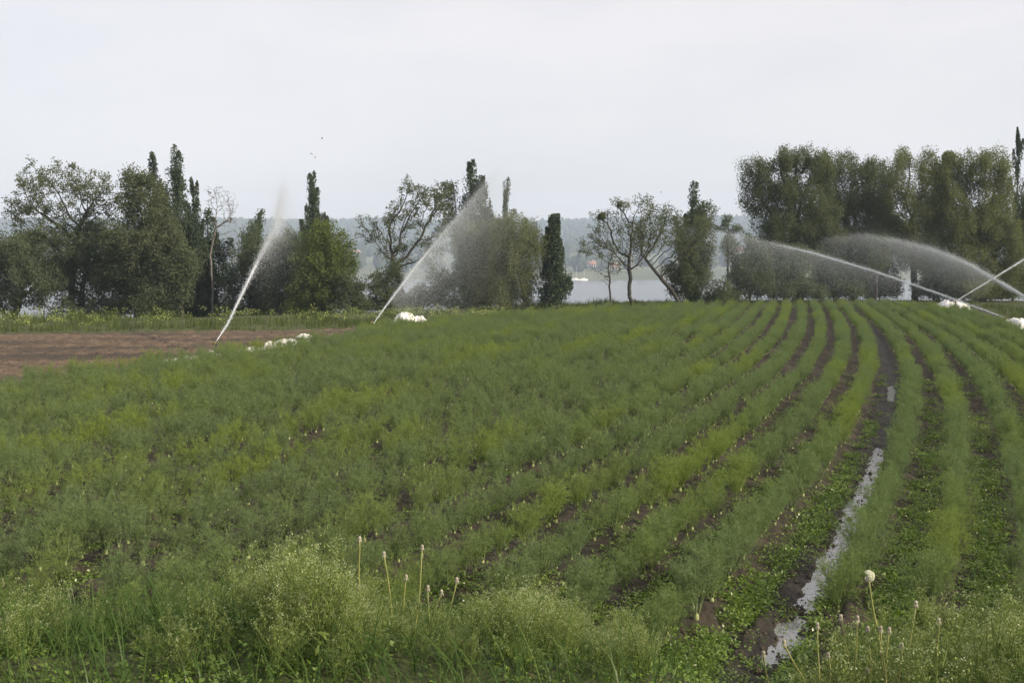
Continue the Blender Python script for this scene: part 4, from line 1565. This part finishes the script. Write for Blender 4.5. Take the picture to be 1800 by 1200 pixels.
def jet(pts, label, seed, core=.45, n_spray=14000, n_mist=16000, spread=.22, fall=1.6, wind=(.8, .2), mist_from=.3, mist_pow=1.0, fade=.15, mist_size=.0043, plume=0.0, clump=.5):
    rng = np.random.default_rng(seed)
    P = at(np.array([p[0] for p in pts]), np.array([p[1] for p in pts]), np.array([p[2] for p in pts]))
    Q = spline(P, 160)
    t = thing('water_jet', label, 'water jet', tuple(Q[0]), 0, 'water jets of the sprinklers')
    Q = Q - Q[0]
    # clear stream near the nozzle
    k = int(160 * core)
    g = Geo()
    f = np.linspace(0, 1, k)
    rad = (.011 + .020 * f) * (0.75 + .5 * vnoise(f * 60, f * 0 + seed, 901)) * np.where(f > .85, np.clip((1 - f) / .15, .15, 1), 1)
    add_tube(g, Q[:k] + rng.normal(size=(k, 3)) * .006 * f[:, None], rad, 7)
    g.obj('stream', M['drops'], t, smooth=True)
    # breaking stream
    T = rng.uniform(.03, 1, n_spray * 3)
    pr = np.exp(-np.maximum(T - (1 - fade * 2.2), 0) / fade) * (1 - clump + clump * 2 * vnoise(T * 34, T * 0 + 2.2, 903 + seed))
    T = T[rng.uniform(size=len(T)) < pr][:n_spray]
    sg = (.012 + spread * T ** 1.6) * (1 + plume * np.maximum(T - .72, 0))
    c = np.stack([np.interp(T * 159, np.arange(160), Q[:, i]) for i in range(3)], -1)
    c = c + rng.normal(size=c.shape) * sg[:, None] * np.array([1, 1, 1]) * rng.choice([.35, .7, 1.25], len(T))[:, None]
    g = Geo().add(*drops(c, rng.uniform(.005, .012, len(T)) * (1.1 - .5 * T), rng))
    tag(g.obj('spray', M['drops'], t), kind='stuff')
    # mist that falls and drifts
    T = mist_from + (1 - mist_from) * rng.beta(1.25, 1.7, n_mist) ** mist_pow
    c = np.stack([np.interp(T * 159, np.arange(160), Q[:, i]) for i in range(3)], -1)
    fl = rng.exponential(fall * .5, len(T)) * (.3 + .7 * T)
    c = c + np.stack([wind[0] * fl, wind[1] * fl, -fl], -1) + rng.normal(size=c.shape) * (.08 + .16 * fl)[:, None]
    zl = height(c[:, 0] + P[0][0], c[:, 1] + P[0][1], False) - P[0][2]
    c = c[c[:, 2] > zl + .05]
    g = Geo().add(*drops(c, mist_size * rng.uniform(.5, 1.2, len(c)), rng))
    tag(g.obj('mist', M['drops'], t), kind='stuff')
    return t


JA = [(380, 600, 26), (400, 570, 27), (432, 502, 29.5), (464, 437, 32), (485, 398, 34.5), (492, 352, 38), (499, 305, 42)]
JB = [(655, 571, 36), (676, 541, 37), (735, 463, 40), (800, 386, 43), (850, 324, 46), (885, 285, 48)]
JC = [(1766, 558, 36), (1705, 536, 38), (1650, 516, 40), (1540, 478, 43), (1430, 445, 46), (1340, 424, 49), (1250, 404, 52), (1165, 396, 55)]
JD = [(1680, 529, 46), (1740, 493, 47), (1800, 456, 48), (1900, 398, 50), (2000, 350, 52)]
JE = [(1872, 566, 40), (1800, 521, 42), (1760, 498, 44), (1700, 463, 46), (1640, 438, 48), (1585, 424, 50), (1520, 412, 52), (1440, 420, 54)]
jet(JA, 'steep white water jet at the left rising from the bare soil edge', 1, .34, 12000, 40000, .30, 1.2, (.25, .1), .25, .7, .10, plume=9.0)
jet(JB, 'slanting water jet in the middle with grey mist falling to its right', 2, .42, 12000, 210000, .26, 2.8, (.5, .2), .12, .8, .25)
jet(JC, 'long flat water jet at the right sweeping left over the hedge', 3, .62, 14000, 120000, .20, 1.9, (-.15, .3), .25, .75, .22)
jet(JD, 'straight water jet rising out of the right edge above the white fleece heap', 4, .5, 9000, 20000, .12, .8, (.1, .1), .3, .8, .3)
jet(JE, 'arching fan of spray coming in from the right edge in front of the willows', 5, .1, 26000, 150000, .36, 1.6, (-.5, .2), .3, .9, .3)
sprinkler(380, 600, 26, at(*JA[1]), 'dark sprinkler on a riser at the left field corner by the bare soil')
sprinkler(655, 571, 36, at(*JB[1]), 'sprinkler at the far left field edge under the slanting jet')
sprinkler(1766, 558, 36, at(*JC[1]), 'sprinkler by the rightmost white fleece heap at the source of the long flat jet')
sprinkler(1680, 529, 46, at(*JD[1]), 'sprinkler behind the big white fleece heap under the rising jet')


def pipe_line(pts, label, seed):
    P = ground_at(np.array([p[0] for p in pts]), np.array([p[1] for p in pts]))
    z = height(P[:, 0], P[:, 1], False) + .10
    P = np.stack([P[:, 0], P[:, 1], z], -1)
    t = thing('irrigation_pipe', label, 'irrigation pipe', tuple(P[0]), 0, 'irrigation pipes along the field edge')
    P = P - P[0]
    g = Geo()
    add_tube(g, spline(P, 40), .045, 10)
    g.obj('pipe', M['pipe'], t, smooth=True)
    L = np.linalg.norm(P[-1] - P[0])
    d = norm(P[-1] - P[0])
    Q = spline(P, 40)
    for k in range(5, 40, 11):
        g = Geo()
        add_tube(g, [Q[k] - d * .10, Q[k] - d * .06, Q[k] + d * .06, Q[k] + d * .10], [.046, .07, .07, .046], 10)
        g.obj('coupling', M['pipe'], t)


pipe_line([(285, 646), (395, 631), (470, 619), (545, 607)], 'pale aluminium pipe half hidden in the crop beside the bare soil at the left', 1)
pipe_line([(1625, 546), (1700, 558), (1760, 578), (1830, 606)], 'pale aluminium pipe along the right field edge near the fleece heaps', 2)


def fleece(px, py, Y, w, h, d, label, seed, rz=0.0):
    """A crumpled heap of white crop fleece."""
    b = at(px, py, Y)
    z = float(height(b[0], Y, False))
    n, m = 44, 22
    u = np.linspace(-1, 1, n)
    v = np.linspace(-1, 1, m)
    U, Vv = np.meshgrid(u, v, indexing='ij')
    r = np.sqrt(U ** 2 + Vv ** 2)
    body = np.clip(1 - r ** 2.2, 0, 1) ** .6
    nz_ = fbm(U * 3 + seed * 5, Vv * 2.2, 950 + seed, 4)
    fold = np.abs(fbm(U * 5 + Vv * 2 + seed, Vv * 6 - U, 970 + seed, 3) - .5) * 2
    Z = h * body * (.45 + .9 * nz_) - h * .55 * fold * body + .02 - .12 * (r > .98)
    jit = (fbm(U * 4, Vv * 4 + 9, 980 + seed, 2) - .5) * .35
    V = np.stack([U * w * .5 * (1 + jit), Vv * d * .5 * (1 + jit), Z], -1).reshape(-1, 3)
    ii, jj = np.meshgrid(np.arange(n - 1), np.arange(m - 1), indexing='ij')
    b0 = (ii * m + jj).ravel()
    g = Geo().add(V, np.stack([b0, b0 + m, b0 + m + 1, b0 + 1], -1))
    o = g.obj('fleece_heap', M['white_cloth'], smooth=True, loc=(b[0], Y, z))
    o.rotation_euler[2] = rz
    tag(o, label, 'fleece', 'heaps of white crop fleece')
    md = o.modifiers.new('thickness', 'SOLIDIFY')
    md.thickness = .02
    return o


FG = [(1672, 549, 47.5, 1.75, .62, 1.0, 'big bright white fleece heap at the right field edge below the rising jet', 1, -.5),
      (1792, 584, 36, 1.3, .42, .8, 'white fleece heap at the right edge of the picture beside the last sprinkler', 2, -.4),
      (712, 568, 40, .95, .42, .7, 'crumpled white fleece heap right of the middle sprinkler', 3, .3),
      (738, 566, 40.5, .55, .26, .5, 'small white fleece bundle at the right end of the heap near the middle sprinkler', 4, .1),
      (398, 631, 25.2, .42, .20, .18, 'white fleece bundle just right of the left sprinkler foot', 5, .2),
      (372, 634, 25.4, .26, .20, .16, 'small white fleece scrap left of the left sprinkler foot', 6, .8),
      (445, 623, 27, .66, .15, .14, 'flat white fleece scrap on the pipe between the crop and bare soil', 7, .4),
      (507, 611, 30, .85, .15, .14, 'long white fleece scrap at the far end of the left pipe', 8, .35),
      (420, 628, 25.8, .30, .15, .14, 'tiny white fleece scrap on the pipe a step right of the left sprinkler foot', 10, .3),
      (476, 617, 28.4, .40, .14, .14, 'tiny white fleece scrap midway along the left pipe', 11, .5),
      (535, 606, 31.5, .55, .14, .14, 'faint white fleece scrap at the last visible stretch of the left pipe', 12, .2),
      (330, 642, 24.2, .42, .14, .14, 'white fleece scrap at the near end of the left pipe', 9, .3)]
for a in FG:
    fleece(*a)


# ------------------------------------------------------------------ birds
def bird(px, py, Y, span, flap, rz, label):
    p = at(px, py, Y)
    t = thing('bird', label, 'bird', tuple(p), rz, 'birds over the trees')
    g = Geo()
    L = span * .42
    f = np.linspace(0, 1, 9)
    path = np.stack([(f - .45) * L, 0 * f, .02 * L * np.sin(f * 3)], -1)
    rad = L * np.array([.01, .06, .10, .115, .10, .075, .06, .055, .008])
    add_tube(g, path, rad, 8)
    g.add([(-.45 * L, 0, 0), (-.72 * L, .10 * L, 0), (-.72 * L, -.10 * L, 0.004)], [(0, 1, 2)])
    g.obj('body', M['bird'], t, smooth=True)
    for s in (-1, 1):
        g = Geo()
        e = span * .5
        pts = [(.12 * L, 0, .03), (-.22 * L, 0, .03), (-.10 * L, s * e * .5 * cos(flap), e * .5 * sin(flap)), (.22 * L, s * e * .45 * cos(flap), e * .45 * sin(flap)),
               (-.20 * L, s * e * cos(flap * .6), e * .8 * sin(flap))]
        top = np.array(pts)
        bot = top - np.array([0, 0, .012])
        V = np.concatenate([top, bot])
        g.add(V, [(0, 1, 2, 3), (8, 7, 6, 5)])
        g.add(V, [(3, 2, 4), (9, 7, 8)])
        g.obj('wing', M['bird'], t)


bird(566, 244, 60, .34, .7, .4, 'dark bird flying highest above the solitary poplar')
bird(547, 270, 60, .32, -.5, 2.2, 'dark bird at the left of the lower pair above the solitary poplar')
bird(554, 277, 61, .34, .3, .2, 'dark bird at the right of the lower pair above the solitary poplar')
bird(49, 273, 60, .34, .2, 1.0, 'dark bird over the open tree at the far left')
bird(1162, 338, 75, .40, .15, .1, 'small faint bird over the forked tree left of the pointed poplar')

# ------------------------------------------------------------------ haze
g = Geo()
add_box(g, (0, 1190, 60), (3700, 2560, 176))
hm, ht, ho = new_mat('haze_air')
pv = ht.nodes.new('ShaderNodeVolumePrincipled')
pv.inputs['Color'].default_value = (0.66, 0.79, 1.0, 1)
pv.inputs['Density'].default_value = 0.00044
pv.inputs['Anisotropy'].default_value = 0.0
ht.links.new(pv.outputs[0], ho.inputs['Volume'])
hz = g.obj('haze', hm)
tag(hz, 'pale summer haze over the lake and hills', 'haze', kind='stuff')
